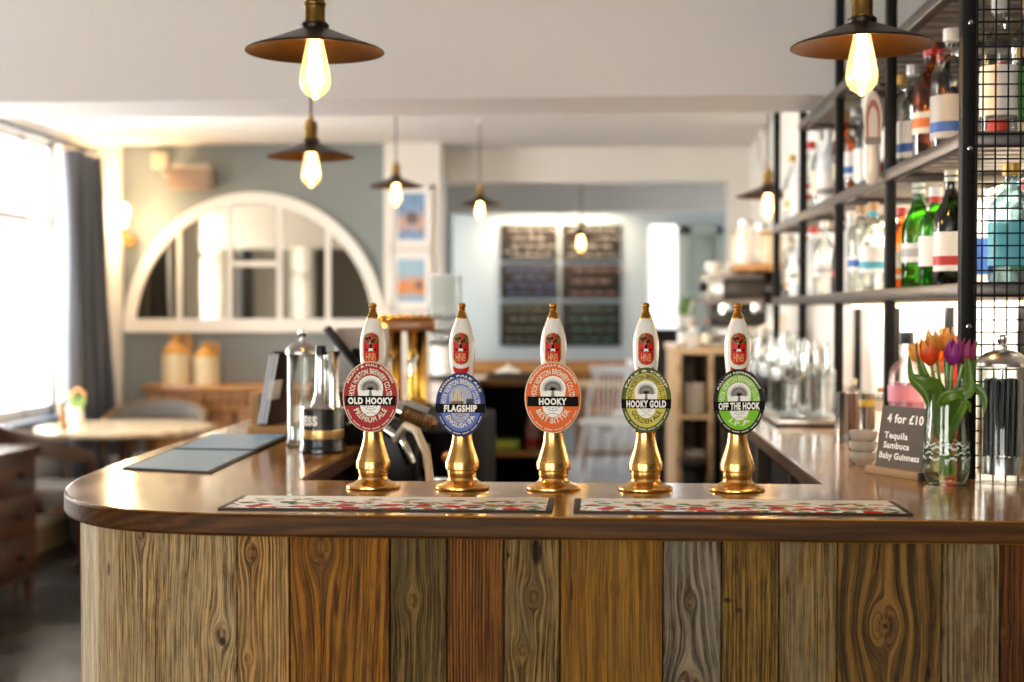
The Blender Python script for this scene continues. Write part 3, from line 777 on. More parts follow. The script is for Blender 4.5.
# ------------------------------------------------------------------ curtains
CURT = P('curtain_grey', '#55585f', .9, sheen=.4, noise=.12, nscale=40)
POLE = P('pole_grey', '#3c4048', .4, .6)
def curtain(y0, y1, label, x=XL+.15, amp=.045, waves=5.0, b0=0.0, b1=0.0):
    mb = MB(); N = 70; R = 10; vs = []
    for j in range(R+1):
        z = .04+(2.30-.04)*j/R; f = 1-j/R
        for i in range(N+1):
            t = i/N; y = (y0+b0*f)+(y1+b1*f-y0-b0*f)*t
            vs.append((x+amp*math.sin(t*waves*2*PI+.3*f)*(.85+.3*f)+.008*math.sin(t*37+j), y, z))
    mb.add(vs, [(j*(N+1)+i, j*(N+1)+i+1, (j+1)*(N+1)+i+1, (j+1)*(N+1)+i) for j in range(R) for i in range(N)])
    o = mb.build('curtain', CURT, angle=80); s = o.modifiers.new('thickness', 'SOLIDIFY'); s.thickness = .004
    tag(o, label, 'curtain', 'grey curtains along the window wall')
curtain(7.98, 8.50, 'grey full-length curtain hanging at the corner beside the white pier', amp=.06, waves=4, b1=.36)
curtain(6.665, 7.0, 'grey full-length curtain at the window edge, just past the chest of drawers', x=XL+.09, amp=.03)
curtain(3.25, 3.78, 'grey full-length curtain reflected in the middle of the arched mirror')
t = thing('curtain_pole', 'grey curtain pole with round finial above the window', 'curtain pole', (XL+.13, 7.9, 2.345))
MB().tube([(0, -1.2, 0), (0, .62, 0)], .014, 12).build('rod', POLE, t)
MB().lathe([(0, -.03), (.02, -.025), (.032, 0), (.02, .025), (0, .03)], 16).build('finial', P('finial_white', '#e8e6e2', .3), t, loc=(0, .63, 0), rot=(PI/2, 0, 0))
MB().tube([(0, 0, 0), (-.13, 0, 0)], .008, 8).build('bracket', POLE, t, loc=(0, .55, 0))

# ------------------------------------------------------------------ pendant lamps
SHOUT = P('shade_dark_bronze', '#2a211a', .35, .75); SHIN = P('shade_copper_inner', '#5e4122', .38, .85); CORD = P('cord_black', '#0f0d0c', .6)
SOCK = P('socket_antique_brass', '#94743c', .28, 1)
BULBG = glass('bulb_glass', '#fff0cf', .8, edge='#ffd890')
_nt = BULBG.node_tree; _em = _nt.nodes.new('ShaderNodeEmission'); _em.inputs[0].default_value = lin('#ffdc9c'); _em.inputs[1].default_value = .34
_ad = _nt.nodes.new('ShaderNodeAddShader'); _o = _nt.nodes['Material Output']; _nt.links.new(_o.inputs[0].links[0].from_socket, _ad.inputs[0]); _nt.links.new(_em.outputs[0], _ad.inputs[1]); _nt.links.new(_ad.outputs[0], _o.inputs[0])
BULBG.cycles.emission_sampling = 'NONE'
m = bpy.data.materials.new('bulb_filament'); m.use_nodes = True
e = m.node_tree.nodes['Principled BSDF']; e.inputs['Emission Color'].default_value = lin('#ffc46a'); e.inputs['Emission Strength'].default_value = 26; m.cycles.emission_sampling = 'NONE'; FIL = m
def make_pendant(cord):
    t = thing('pendant_lamp', 'lamp', 'pendant lamp')
    mb = MB()                                       # shade: shallow cone, origin at rim height
    prof = [(.0195, .040), (.03, .036), (.06, .024), (.095, .010), (.120, .001), (.125, -.002), (.1255, -.004), (.1235, -.004), (.119, -.0015), (.094, .0075), (.06, .021), (.03, .033), (.0195, .037)]
    n = 7
    mb.lathe(prof[:n], 56, mi=0).lathe(prof[n-1:], 56, mi=1)
    mb.build('lamp_shade', [SHOUT, SHIN], t, angle=50)
    MB().lathe([(0, .034), (.024, .036), (.0255, .040), (.0255, .046), (.022, .049), (.0, .049)], 24).build('collar', SHOUT, t)
    MB().lathe([(0, .047), (.019, .048), (.0195, .052), (.0185, .054), (.0185, .078), (.0205, .08), (.0205, .084), (.0175, .087), (.0175, .096), (.012, .102), (.007, .106), (.007, .118), (0, .12)], 28).build('socket', SOCK, t)
    MB().tube([(0, 0, .115), (0, 0, cord)], .0032, 8).build('cord', CORD, t)
    MB().lathe([(0, cord), (.028, cord), (.028, cord-.008), (0, cord-.01)][::-1], 24).build('ceiling_rose', WHITE, t)
    bl = MB().lathe([(0, .034), (.0135, .032), (.0150, .018), (.0185, .002), (.0235, -.022), (.0275, -.044), (.0288, -.056), (.0262, -.069), (.019, -.079), (.009, -.0855), (.0045, -.0895), (0, -.0905)], 28).build('bulb', BULBG, t)
    mb = MB()
    for k in range(18):
        a = 2*PI*k/18; mb.tube([(.007*math.cos(a), .007*math.sin(a), .022), (.0105*math.cos(a+.12), .0105*math.sin(a+.12), -.02), (.0150*math.cos(a+.25), .0150*math.sin(a+.25), -.058)], .0017, 6)
    mb.tube([(0, 0, .03), (0, 0, -.05)], .004, 8)
    mb.build('filament', FIL, bl)
    return t
LAMPS = [((315, 50), 2.56, 'large nearest pendant lamp, above the red and blue pump clips', 3.2),
         ((862, 45), 2.56, 'pendant lamp hanging in front of the bottle rack', 3.2),
         ((311, 156), 4.04, 'second pendant lamp, hanging over the left arm of the counter', 4.0),
         ((396, 186), 6.40, 'small pendant lamp in front of the pictures on the white pier', 4.5),
         ((480, 204), 8.00, 'smallest pendant lamp, left in front of the blackboards', 4.5),
         ((768, 196), 5.6, 'pendant lamp at the far end of the bottle rack', 4),
         ((581, 237), 11.1, 'pendant lamp hanging right in front of the blackboards', 9)]
p0 = None
for (px, Y, lab, en) in LAMPS:
    q = W(px[0], px[1], Y); cord = ZCEIL-q.z
    t = make_pendant(cord); t.location = q; t['label'] = lab; t['group'] = 'pendant lamps over the bar'
    if px[0] == 581: t.scale = (1.25, 1.25, 1.25); t.children[0]; [setattr(c_, 'scale', (1, 1, .8)) for c_ in t.children if c_.name.startswith('cord')]; [setattr(c_, 'location', (0, 0, -.2*cord)) for c_ in t.children if c_.name.startswith('ceiling_rose')]
    li = bpy.data.lights.new('bulb_light', 'POINT'); li.energy = en; li.color = (1, .76, .48); li.shadow_soft_size = .011
    lo = bpy.data.objects.new('bulb_light', li); COL.objects.link(lo); lo.location = q+Vector((0, 0, -.038))
# wall lamp by the curtain
q = W(123, 216, YB-.16)
t = thing('wall_lamp', 'brass wall lamp with bare glowing bulb beside the curtain', 'wall lamp', q)
bl = MB().lathe([(0, -.075), (.012, -.07), (.02, -.04), (.034, .0), (.04, .03), (.034, .058), (.016, .074), (0, .078)], 24).build('bulb', P('bulb_opal', '#fff2d8', .4, emit='#ffdca6', es=14), t)
MB().lathe([(0, -.13), (.018, -.128), (.02, -.1), (.015, -.07), (0, -.069)], 20).build('lamp_holder', BRASS, t)
MB().tube([(0, 0, -.12), (0, .02, -.15), (0, .06, -.155), (0, .12, -.15)], .008, 8).build('arm', BRASS, t)
MB().cyl((0, 0, 0), .04, .02).build('back_plate', BRASS, t, loc=(0, .12, -.15), rot=(-PI/2, 0, 0))
li = bpy.data.lights.new('bulb_light', 'POINT'); li.energy = 9; li.color = (1, .72, .42); li.shadow_soft_size = .03
lo = bpy.data.objects.new('bulb_light', li); COL.objects.link(lo); lo.location = q+Vector((0, -.06, .01))
# light washing the blackboards
li = bpy.data.lights.new('picture_light', 'AREA'); li.shape = 'RECTANGLE'; li.size = 1.1; li.size_y = .06; li.energy = 12; li.color = (1, .82, .58)
lo = bpy.data.objects.new('picture_light', li); COL.objects.link(lo); lo.location = W(556, 214, 13.75); lo.rotation_euler = (math.radians(14), 0, 0)
q = W(556, 211, 13.75)
t = thing('picture_light', 'slim brass strip lamp above the blackboards', 'picture lamp', (q.x, 13.75, q.z))
MB().box(-.57, .57, -.045, .045, .012, .05).build('lamp_hood', BRASS, t); MB().tube([(0, 0, .04), (0, .25, .04)], .01, 8).build('arm', BRASS, t)

# ================================================================== LEFT SIDE OF THE ROOM
# arched window-frame mirror
bl_ = W(124, 332, YB-.03); br_ = W(386, 332, YB-.03); tp = W(255, 192, YB-.03)
mw = (br_.x-bl_.x)/2; mh = tp.z-bl_.z
t = thing('arched_mirror', 'large white arched window-frame mirror on the grey wall', 'mirror', ((bl_.x+br_.x)/2, YB-.002, bl_.z))
MP = P('mirror_frame_white', '#eeeae2', .5); MIR = P('mirror_glass', '#a09888', .03, 1)
N = 48; fw = .075
mb = MB()
def ringpts(r1, r2): return [(r1*math.cos(PI*i/N), r2*math.sin(PI*i/N)) for i in range(N+1)]
o_, i_ = ringpts(mw, mh), ringpts(mw-fw, mh-fw)
vs = [(x, -.04, z) for x, z in o_]+[(x, -.04, z) for x, z in i_]+[(x, 0, z) for x, z in o_]+[(x, 0, z) for x, z in i_]
n = N+1; fs = []
for i in range(N):
    fs += [(i, i+1, n+i+1, n+i), (i, 2*n+i, 2*n+i+1, i+1), (n+i, n+i+1, 3*n+i+1, 3*n+i)]
mb.add(vs, fs); mb.box(-mw, mw, -.05, 0, 0, .085)
mb.build('frame', MP, t)
mb = MB()
def htop(x): return (mh-fw*.6)*math.sqrt(max(0, 1-(x/(mw-fw*.6))**2))
bx = [W(p, 300, YB).x-(bl_.x+br_.x)/2 for p in (181, 231, 281, 329)]
for x in bx: mb.box(x-.016, x+.016, -.034, -.004, .05, htop(x))
zb = W(255, 264, YB).z-bl_.z; mb.box(bx[1], bx[2], -.034, -.004, zb-.016, zb+.016)
mb.build('glazing_bars', MP, t)
edges_x = [-mw+.035]+bx+[mw-.035]
for x0, x1, dg in zip(edges_x, edges_x[1:], (2.2, 3.2, 3.0, 2.6, 2.8)):
    hz_ = lambda x: .03+max(.0, (mh-.06))*math.sqrt(max(0, 1-(x/(mw-.03))**2))
    xm = (x0+x1)/2; pts_ = [(x0, .03)]+[(x0+(x1-x0)*k/10, hz_(x0+(x1-x0)*k/10)) for k in range(11)]+[(x1, .03)]
    ang_ = math.radians(dg)
    mb = MB(); mb.add([((x-xm)*math.cos(ang_)+xm, -.016+(x-xm)*math.sin(ang_), z) for x, z in pts_], [tuple(range(len(pts_)))])
    mb.build('mirror_pane', MIR, t, smooth=False)
# speaker-like box and its sensor on the wall
q = W(191, 178, YB-.12)
t = thing('wall_unit', 'beige box unit on a bracket high on the grey wall', 'wall unit', q)
BEI = P('beige_plastic', '#a58a74', .5)
MB().rbox(-.135, .135, -.06, .09, -.072, .055, .012).build('housing', BEI, t)
MB().rbox(-.12, .13, -.055, .09, .055, .082, .01).build('top_cover', P('cream_plastic', '#d8c8ae', .5), t)
MB().box(-.03, .03, .09, .122, -.03, .03).build('bracket', BEI, t)
q = W(161, 161, YB)
t = thing('wall_sensor', 'small cream square sensor box left of the beige unit', 'sensor', q)
MB().rbox(-.05, .05, -.04, 0, -.05, .05, .006).build('housing', P('cream_plastic', '#d8c8ae', .5), t)
MB().tube([(0, -.015, -.05), (.03, -.02, -.1), (.09, -.02, -.12)], .006, 6).build('cable', P('cream_plastic', '#d8c8ae', .5), t)
# sideboard
ls, rs = W(142, 386, 8.5).x, -1.62; zt = W(200, 386, 8.5).z
t = thing('sideboard', 'carved honey-brown sideboard below the arched mirror', 'sideboard', ((ls+rs)/2, 8.765, 0))
hw = (rs-ls)/2; OAK = wood('honey_oak', '#8a5420', '#c98f48', 0, .35, .3); OAKV = wood('honey_oak_dark', '#6f3f16', '#a86f34', 2, .4, .2)
MB().rbox(-hw-.02, hw+.02, -.25, .23, zt-.035, zt, .008).build('top', OAK, t)
mb = MB(); mb.box(-hw, hw, -.2, .21, .08, zt-.035)
for sx in (-1, 1):
    for yy in (-.18, .15): mb.box(sx*(hw-.03)-.03, sx*(hw-.03)+.03, yy, yy+.05, 0, .08)
mb.build('carcass', OAKV, t)
mb = MB(); k = int(2*hw/.052)
for i in range(k):
    x = -hw+.03+i*(2*hw-.06)/(k-1)
    mb.box(x-.014, x+.014, -.232, -.2, zt-.095, zt-.05); mb.lathe([(.0, -.02), (.012, -.015), (.016, 0), (.0, .02)], 10, (x, -.216, zt-.115))
mb.box(-hw, hw, -.225, -.2, zt-.15, zt-.135); mb.build('carved_frieze', OAK, t)
for i in range(4):
    x0 = -hw+.03+i*(2*hw-.06)/4; x1 = x0+(2*hw-.06)/4-.03
    d = MB().rbox(x0, x1, -.225, -.2, .12, zt-.17, .004).build('door', OAKV, t)
    MB().rbox(x0+.05, x1-.05, -.236, -.22, .18, zt-.22, .006).build('door_panel', OAK, d)
    MB().lathe([(0, 0), (.01, .002), (.015, .014), (.0, .02)], 12).build('knob', BLACKM, d, loc=(x1-.025, -.222, .5), rot=(PI/2, 0, 0))
# stoneware flagons
STO = P('stoneware_cream', '#e0c99e', .35, noise=.1, nscale=12); TAN = P('stoneware_glaze', '#cc8c2c', .2, coat=.3, noise=.25, nscale=14)
for (px, wpx, top, sh, lab) in ((172, 30, 333, 352, 'taller stoneware flagon with amber shoulder on the sideboard'), (202, 26, 341, 355, 'shorter stoneware flagon with amber shoulder on the sideboard')):
    q = W(px, 384, 8.55); k = 8.55/F; r = wpx/2*k; h = (384-top)*k; hs = (384-sh)*k
    t = thing('stoneware_flagon', lab, 'jug', (q.x, 8.66, zt), 0, 'flagons on the sideboard')
    MB().lathe([(0, 0), (r*.96, 0), (r, .01), (r, hs*.96), (r*.99, hs)], 28).build('body', STO, t)
    MB().lathe([(r*.99, hs), (r*.93, hs+(h-hs)*.18), (r*.62, hs+(h-hs)*.5), (r*.42, hs+(h-hs)*.62), (r*.40, hs+(h-hs)*.8), (r*.5, hs+(h-hs)*.86), (r*.5, h), (r*.3, h), (0, h-.01)], 28).build('shoulder', TAN, t)
    MB().tube([(r*.42, 0, h*.95), (r*.8, 0, h*.97), (r*.9, 0, hs+(h-hs)*.5), (r*.84, 0, hs+(h-hs)*.2)], .012, 8).build('handle', TAN, t)
# chest of drawers, drawers facing the room
t = thing('chest_of_drawers', 'dark wooden three-drawer chest standing under the window', 'chest of drawers', (-2.92, 6.1, 0))
DW = wood('walnut_chest', '#2a1608', '#5e3717', 1, .35, .2); ZT = .735
mb = MB(); mb.box(-.22, .225, -.53, .54, .12, ZT-.025); mb.build('carcass', DW, t)
MB().rbox(-.23, .24, -.54, .55, ZT-.028, ZT, .005).build('top', DW, t)
for k in range(3):
    z0 = .135+k*.194
    d = MB().rbox(.222, .238, -.505, .515, z0, z0+.182, .004).build('drawer', DW, t)
    for yy in (-.28, .3): MB().lathe([(0, 0), (.009, .002), (.009, .012), (.018, .02), (.016, .028), (0, .03)], 14).build('knob', BLACKM, d, loc=(.238, yy, z0+.095), rot=(0, PI/2, 0))
for sx in (-.2, .2):
    for sy in (-.5, .5): MB().lathe([(0, 0), (.016, 0), (.024, .12), (0, .121)], 12, (sx, sy, 0)).build('foot', DW, t)
# round table
t = thing('round_table', 'round pub table with pale sunlit wooden top by the window', 'table', (-2.58, 7.6, 0))
TT = wood('sunlit_table_oak', '#c4a274', '#f6e6c8', 0, .22, .5)  # window glare on the top put into the bleached oak colour
MB().lathe([(0, .715), (.45, .715), (.475, .722), (.48, .735), (.475, .748), (.465, .75), (0, .75)], 56).build('table_top', TT, t)
MB().lathe([(0, .03), (.06, .03), (.045, .08), (.035, .2), (.05, .4), (.035, .55), (.05, .66), (.16, .70), (.16, .715), (0, .715)], 24).build('pedestal', DW, t)
mb = MB()
for k in range(4):
    a = PI/4+k*PI/2; mb.tube([(.03*math.cos(a), .03*math.sin(a), .1), (.18*math.cos(a), .18*math.sin(a), .06), (.3*math.cos(a), .3*math.sin(a), .022)], [.03, .024, .02], 10)
mb.build('base', DW, t)
q = G(62, 426, .75)
t = thing('pepper_mill', 'turned wooden pepper mill standing on the round table', 'pepper mill', G(63, 429, .75))
MB().lathe([(0, 0), (.026, 0), (.026, .012), (.018, .03), (.016, .06), (.022, .08), (.014, .1), (.014, .108)], 18).build('mill_body', wood('mill_beech', '#9a6a30', '#cf9b55', 2, .3), t)
MB().lathe([(.014, .108), (.02, .115), (.021, .128), (.012, .138), (.006, .148), (0, .15)], 18).build('mill_head', wood('mill_beech', '#9a6a30', '#cf9b55', 2, .3), t)
t = thing('flower_jug', 'small white jug of flowers on the round table', 'flower vase', G(78, 425, .75))
t.scale = (.8, .8, .8)
MB().lathe([(0, 0), (.035, 0), (.045, .03), (.04, .08), (.034, .1), (.04, .12), (.036, .12), (.03, .1), (0, .095)], 20).build('jug', CERAM, t)
mb = MB(); rnd = random.Random(4)
for k in range(12):
    a = rnd.uniform(0, 6.28); r = rnd.uniform(.02, .06); h = rnd.uniform(.16, .24); mb.tube([(0, 0, .09), (r*.4*math.cos(a), r*.4*math.sin(a), h*.7), (r*math.cos(a), r*math.sin(a), h)], .003, 5)
    mb.add([(r*math.cos(a)+d*.02, r*math.sin(a), h*.75+e*.03) for d, e in ((0, -1), (1, 0), (0, 1), (-1, 0))], [(0, 1, 2, 3)])
mb.build('foliage', P('leaf_pale', '#8fae62', .6), t)
mb = MB()
for k in range(6):
    a = k*1.05; mb.lathe([(0, -.012), (.018, 0), (.014, .012), (0, .016)], 10, (.045*math.cos(a), .045*math.sin(a), .2+.02*(k % 3)))
mb.build('blossoms', P('blossom_orange', '#e2a05a', .6), t)
t = thing('menu_card', 'folded white menu card standing on the round table', 'menu card', G(70, 423.3, .75), .5)
t.scale = (.7, .7, .7)
mb = MB(); mb.add([(-.07, -.03, 0), (.07, -.03, 0), (.07, 0, .15), (-.07, 0, .15), (-.07, .03, 0), (.07, .03, 0)], [(0, 1, 2, 3), (3, 2, 5, 4)])
o = mb.build('card', P('card_white', '#f2efe8', .6), t); s = o.modifiers.new('thickness', 'SOLIDIFY'); s.thickness = .001

# barrel armchairs
def armchair(loc, rz, label, outer, inner):
    t = thing('barrel_armchair', label, 'armchair', loc, rz, 'barrel armchairs at the round table')
    mb = MB(); N = 40; vs = []
    for i in range(N+1):
        th = math.radians(-118+236*i/N); k = max(0, math.cos(th*.62)); zt_ = .665+.145*k**1.6; ri, ro = .235, .272
        a = -PI/2+th; e = 1.08; zb_ = zt_-.055-.06*k**2
        for (r, z) in ((ri, zb_+.01), (ri+.0, zt_-.012), (ri+.012, zt_), (ro-.008, zt_), (ro, zt_-.012), (ro-.004, zb_)):
            vs.append((r*e*math.cos(a), r*math.sin(a)*1.05, z))
    fs = []; mi = []
    for i in range(N):
        for j in range(5):
            fs.append((i*6+j, (i+1)*6+j, (i+1)*6+j+1, i*6+j+1)); mi.append(1 if j == 0 else 0)
        fs.append((i*6+5, (i+1)*6+5, (i+1)*6, i*6)); mi.append(0)
    mb.add(vs, fs); mb.mi = mi; mb.add([vs[k] for k in range(6)]+[vs[N*6+k] for k in range(6)], [(0, 1, 2, 3, 4, 5), (11, 10, 9, 8, 7, 6)])
    mb.build('backrest', [outer, inner], t, angle=50)
    MB().lathe([(0, .42), (.235, .42), (.25, .44), (.25, .48), (.235, .502), (0, .51)], 36).build('seat', inner, t)
    MB().lathe([(0, .385), (.235, .385), (.235, .42), (0, .42)], 36).build('seat_frame', DW, t)
    for sx in (-1, 1):
        MB().tube([(sx*.225, .13, .48), (sx*.245, .125, .65)], [.016, .014], 10).build('arm_post', DW, t); MB().tube([(sx*.16, -.19, .47), (sx*.165, -.215, .62)], [.016, .014], 10).build('back_post', DW, t)
        MB().tube([(sx*.2, .17, .4), (sx*.225, .2, 0)], [.022, .014], 10).build('leg', DW, t); MB().tube([(sx*.17, -.18, .42), (sx*.21, -.24, 0)], [.022, .014], 10).build('leg', DW, t)
    return t
LEA = P('armchair_brown', '#4a2f1c', .5, noise=.2, nscale=20); GFAB = P('armchair_grey_fabric', '#75706a', .9, noise=.15, nscale=90); TANF = P('armchair_tan_edge', '#6a5038', .7)
armchair((-2.74, 6.98, 0), -.95, 'brown barrel armchair with grey seat, drawn up beside the chest of drawers', LEA, GFAB)
_ac = armchair((-2.60, 8.16, 0), PI+.05, 'grey barrel armchair behind the round table, before the sideboard', TANF, GFAB)
_ac.scale = (1.06, 1.06, 1.05)
# pictures on the pier
def picture(px0, px1, py0, py1, Y, label, cols, blob):
    a = W(px0, py1, Y); b = W(px1, py0, Y); w_, h_ = (b.x-a.x)/2, (b.z-a.z)/2
    t = thing('framed_picture', label, 'picture', ((a.x+b.x)/2, Y, (a.z+b.z)/2), 0, 'framed pictures on the white pier')
    f = .045
    mb = MB(); mb.box(-w_, w_, -.02, 0, h_-.02, h_); mb.box(-w_, w_, -.02, 0, -h_, -h_+.02); mb.box(-w_, -w_+.02, -.02, 0, -h_, h_); mb.box(w_-.02, w_, -.02, 0, -h_, h_)
    mb.build('frame', WHITE, t)
    MB().box(-w_+.015, w_-.015, -.008, 0, -h_+.015, h_-.015).build('mount', P('mount_white', '#f6f3ee', .7), t)
    m, nt, bb = new_mat('abstract_print'); x, y, z = objxyz(nt)
    nz = noise(nt, vec(nt, x*14, z*16), 1, 3)
    band = (z+(nz-.5)*.12)
    c = mixc(nt, band.rng(-.03, .05, 0, 1), cols[1], cols[0]); c = mixc(nt, band.rng(-.11, -.07, 1, 0), c, cols[2])
    v = nt.nodes.new('ShaderNodeTexVoronoi'); v.inputs['Scale'].default_value = 22; nt.links.new(vec(nt, x, z), v.inputs['Vector'])
    c = mixc(nt, V(nt, v.outputs['Distance']).rng(.2, .5, .35, 0), c, cols[3])
    bx_, bz_, br = blob; d = ((x-bx_)*(x-bx_)+(z-bz_)*(z-bz_)).sqrt()
    c = mixc(nt, d.rng(br*.8, br, .85, 0), c, '#5d534c'); nt.links.new(c, bb.inputs['Base Color'])
    MB().box(-w_+f, w_-f, -.012, -.006, -h_+f, h_-f).build('print', m, t)
picture(391, 432, 186, 247, YB-.042, 'upper framed picture with a dark disc on blue', ['#7f9fc4', '#c8a79a', '#86a5c9', '#7a4a3a'], (.005, -.01, .045))
picture(391, 432, 252, 309, YB-.042, 'lower framed picture in orange and sky blue', ['#9cc0d4', '#d98a4e', '#8fb6d0', '#e0a868'], (.05, -.03, .028))

# ================================================================== FAR ROOM
SLATE = P('chalkboard', '#2a231c', .75, noise=.15, nscale=8, spec=.2)
CH = [P('chalk_white', '#d6cfc6', .8), P('chalk_blue', '#7f93c4', .8), P('chalk_pink', '#c99a94', .8), P('chalk_green', '#9aa586', .8), P('chalk_teal', '#6fa59a', .8)]
xs = [(500, 557.5), (561.5, 621)]; ysb = [(224, 260.5), (264, 299), (302.5, 346)]
names = [('upper left', 'white'), ('upper right', 'white'), ('middle left', 'blue'), ('middle right', 'pink'), ('lower left', 'pale green'), ('lower right', 'teal')]
rnd = random.Random(11)
for r in range(3):
    for c in range(2):
        i = r*2+c; a = W(xs[c][0], ysb[r][1], 13.96); b = W(xs[c][1], ysb[r][0], 13.96)
        w2, h2 = (b.x-a.x)/2, (b.z-a.z)/2
        t = thing('chalkboard', f'{names[i][0]} menu chalkboard of six, with {names[i][1]} handwriting', 'chalkboard', ((a.x+b.x)/2, 13.99, (a.z+b.z)/2), 0, 'menu chalkboards on the far wall')
        MB().rbox(-w2, w2, -.02, .01, -h2, h2, .004).build('board', SLATE, t)
        mb = MB(); nl = (4, 4, 4, 3, 4, 4)[i]
        for j in range(nl):
            z = h2*(.7-1.4*j/(nl-1)); x = -w2*rnd.uniform(.55, .85); end = w2*rnd.uniform(.5, .85); big = .016 if (i == 3 or j == nl-1 and i < 2) else .012
            while x < end:
                wl = rnd.uniform(.05, .12)
                pts = [(x+wl*k/10, -.0225, z+big*math.sin(k*2.3+rnd.random())) for k in range(11)]
                mb.tube(pts, .0032, 4); x += wl+.035
        if i == 0: mb.lathe([(0, 0), (.035, 0), (.03, .004), (0, .005)], 12, (-w2*.75, -.024, -h2*.55))
        mb.build('chalk_writing', CH[[0, 0, 1, 2, 3, 4][i]], t)
# long settle with honey wooden back rail
t = thing('wooden_settle', 'long honey-coloured wooden settle below the blackboards', 'bench', (-.7, 13.6, 0))
MB().rbox(-1.4, 1.45, .1, .16, .76, .90, .01).build('top_rail', OAK, t)
MB().box(-1.4, 1.45, .12, .15, .42, .77).build('back_panel', OAKV, t); MB().rbox(-1.4, 1.45, -.3, .16, .40, .45, .01).build('seat', OAK, t)
for x in (-1.35, -.4, .5, 1.4): MB().box(x-.03, x+.03, -.28, -.22, 0, .4).build('leg', OAKV, t)
# white spindle chairs
WCH = P('chair_white', '#f1efec', .45)
def spindle_chair(loc, rz, label):
    t = thing('spindle_chair', label, 'chair', loc, rz, 'white spindle-back chairs in the far room')
    MB().lathe([(0, .43), (.2, .43), (.215, .44), (.215, .455), (.2, .465), (0, .46)], 28).build('seat', WCH, t)
    for sx in (-1, 1):
        for sy in (-1, 1): MB().tube([(sx*.13, sy*.13, .44), (sx*.2, sy*.2, 0)], [.017, .013], 8).build('leg', WCH, t)
    mb = MB(); bow = [(.19*math.cos(a), -.17-.06*math.sin(a), .45+.47*math.sin(a)**.6) for a in [PI*i/16 for i in range(17)]]
    mb.tube(bow, .016, 8); mb.build('back_bow', WCH, t)
    mb = MB()
    for k in range(7):
        x = -.135+.045*k; a = math.acos(x/.19); mb.tube([(x*.8, -.165, .45), (x, -.17-.06*math.sin(a), .45+.47*math.sin(a)**.6)], .007, 6)
    mb.build('spindles', WCH, t)
    MB().rbox(-.18, .18, -.245, -.215, .86, .93, .01).build('crest_rail', WCH, t)
spindle_chair((.04, 11.9, 0), .25, 'white spindle-back chair in the gap between the back shelf and the service shelves')
spindle_chair((.32, 12.9, 0), PI-.4, 'white spindle-back chair on the far side of the pale dining table')
t = thing('dining_table', 'pale wooden dining table behind the white chair', 'table', (.22, 12.5, 0))
MB().rbox(-.42, .42, -.3, .3, .72, .75, .005).build('table_top', wood('pale_ash', '#c9a578', '#ecd9b8', 0, .3, .3), t)
for sx in (-.37, .37):
    for sy in (-.25, .25): MB().box(sx-.025, sx+.025, sy-.025, sy+.025, 0, .72).build('leg', OAKV, t)
TUB = P('tub_white', '#e9eaee', .4)
for k in range(4):
    q = W(593+k*13.5, 452, 10.6); h = (.15, .12, .15, .17)[k]
    t = thing('storage_tub', f'white lidded tub, {("first", "second", "third", "last")[k]} from the left in the row on the low shelf', 'tub', (q.x, 10.6, .335), 0, 'white tubs on the low shelf')
    MB().lathe([(0, 0), (.038, 0), (.042, .01), (.042, h), (0, h)], 20).build('tub_body', TUB, t); MB().lathe([(0, h), (.045, h), (.045, h+.015), (0, h+.016)], 20).build('lid', TUB, t)
qa, qb = W(585, 452, 10.6).x, W(645, 452, 10.6).x
t = thing('low_shelf', 'low wooden shelf carrying a row of white tubs', 'shelf', ((qa+qb)/2, 10.6, 0)); hw = (qb-qa)/2+.03
MB().box(-hw, hw, -.12, .12, .315, .335).build('board', OAKV, t); MB().box(-hw, hw, -.12, .12, .06, .08).build('board', OAKV, t)
for sx in (-1, 1): MB().box(sx*hw-.012, sx*hw+.012, -.12, .12, 0, .335).build('side', WCH, t)
# pale floor sheet beyond the bar, window reflections put into its colour
struct(MB().box(-.6, 2.5, 9.6, 13.95, .001, .006).build('floor_far', P('pale_far_floor', '#a7abb3', .35, noise=.2, nscale=5), smooth=False))
# till on a dark stand, plant
q = W(672, 357, 8.6)
t = thing('till_cabinet', 'dark cabinet at the far end of the right counter', 'cabinet', (q.x, 8.6, 0)); zc_ = W(672, 329, 8.6).z; hw = .105
MB().box(-hw, hw, -.2, .2, .04, zc_-.03).build('carcass', carc, t); MB().rbox(-hw-.01, hw+.01, -.21, .21, zc_-.03, zc_, .004).build('top', BLACKM, t)
MB().rbox(-hw+.01, hw-.01, -.212, -.2, .08, zc_-.05, .004).build('door', BLACK, t)
MB().lathe([(0, 0), (.02, .005), (.024, .02), (0, .025)], 14).build('knob', CHROME, t, loc=(.03, -.215, zc_-.14), rot=(PI/2, 0, 0))
q = W(686, 329, 8.5)
t = thing('potted_plant', 'small green plant in a white pot on the dark cabinet', 'plant', (q.x, 8.56, zc_))
MB().lathe([(0, 0), (.05, 0), (.06, .08), (.055, .08), (.05, .07), (0, .07)], 20).build('pot', CERAM, t)
mb = MB(); rnd = random.Random(9)
for k in range(46):
    a = rnd.uniform(0, 6.28); r = rnd.uniform(.02, .085); h = rnd.uniform(.1, .19); s_ = .022
    c0 = Vector((r*math.cos(a), r*math.sin(a), h)); d = Vector((math.cos(a), math.sin(a), .5))*s_; e = Vector((-math.sin(a), math.cos(a), 0))*s_*.5
    mb.add([tuple(c0-d), tuple(c0+e), tuple(c0+d), tuple(c0-e)], [(0, 1, 2, 3)])
    if k % 4 == 0: mb.tube([(0, 0, .07), tuple(c0)], .0025, 5)
mb.build('foliage', P('leaf_bright', '#6fa032', .6), t)

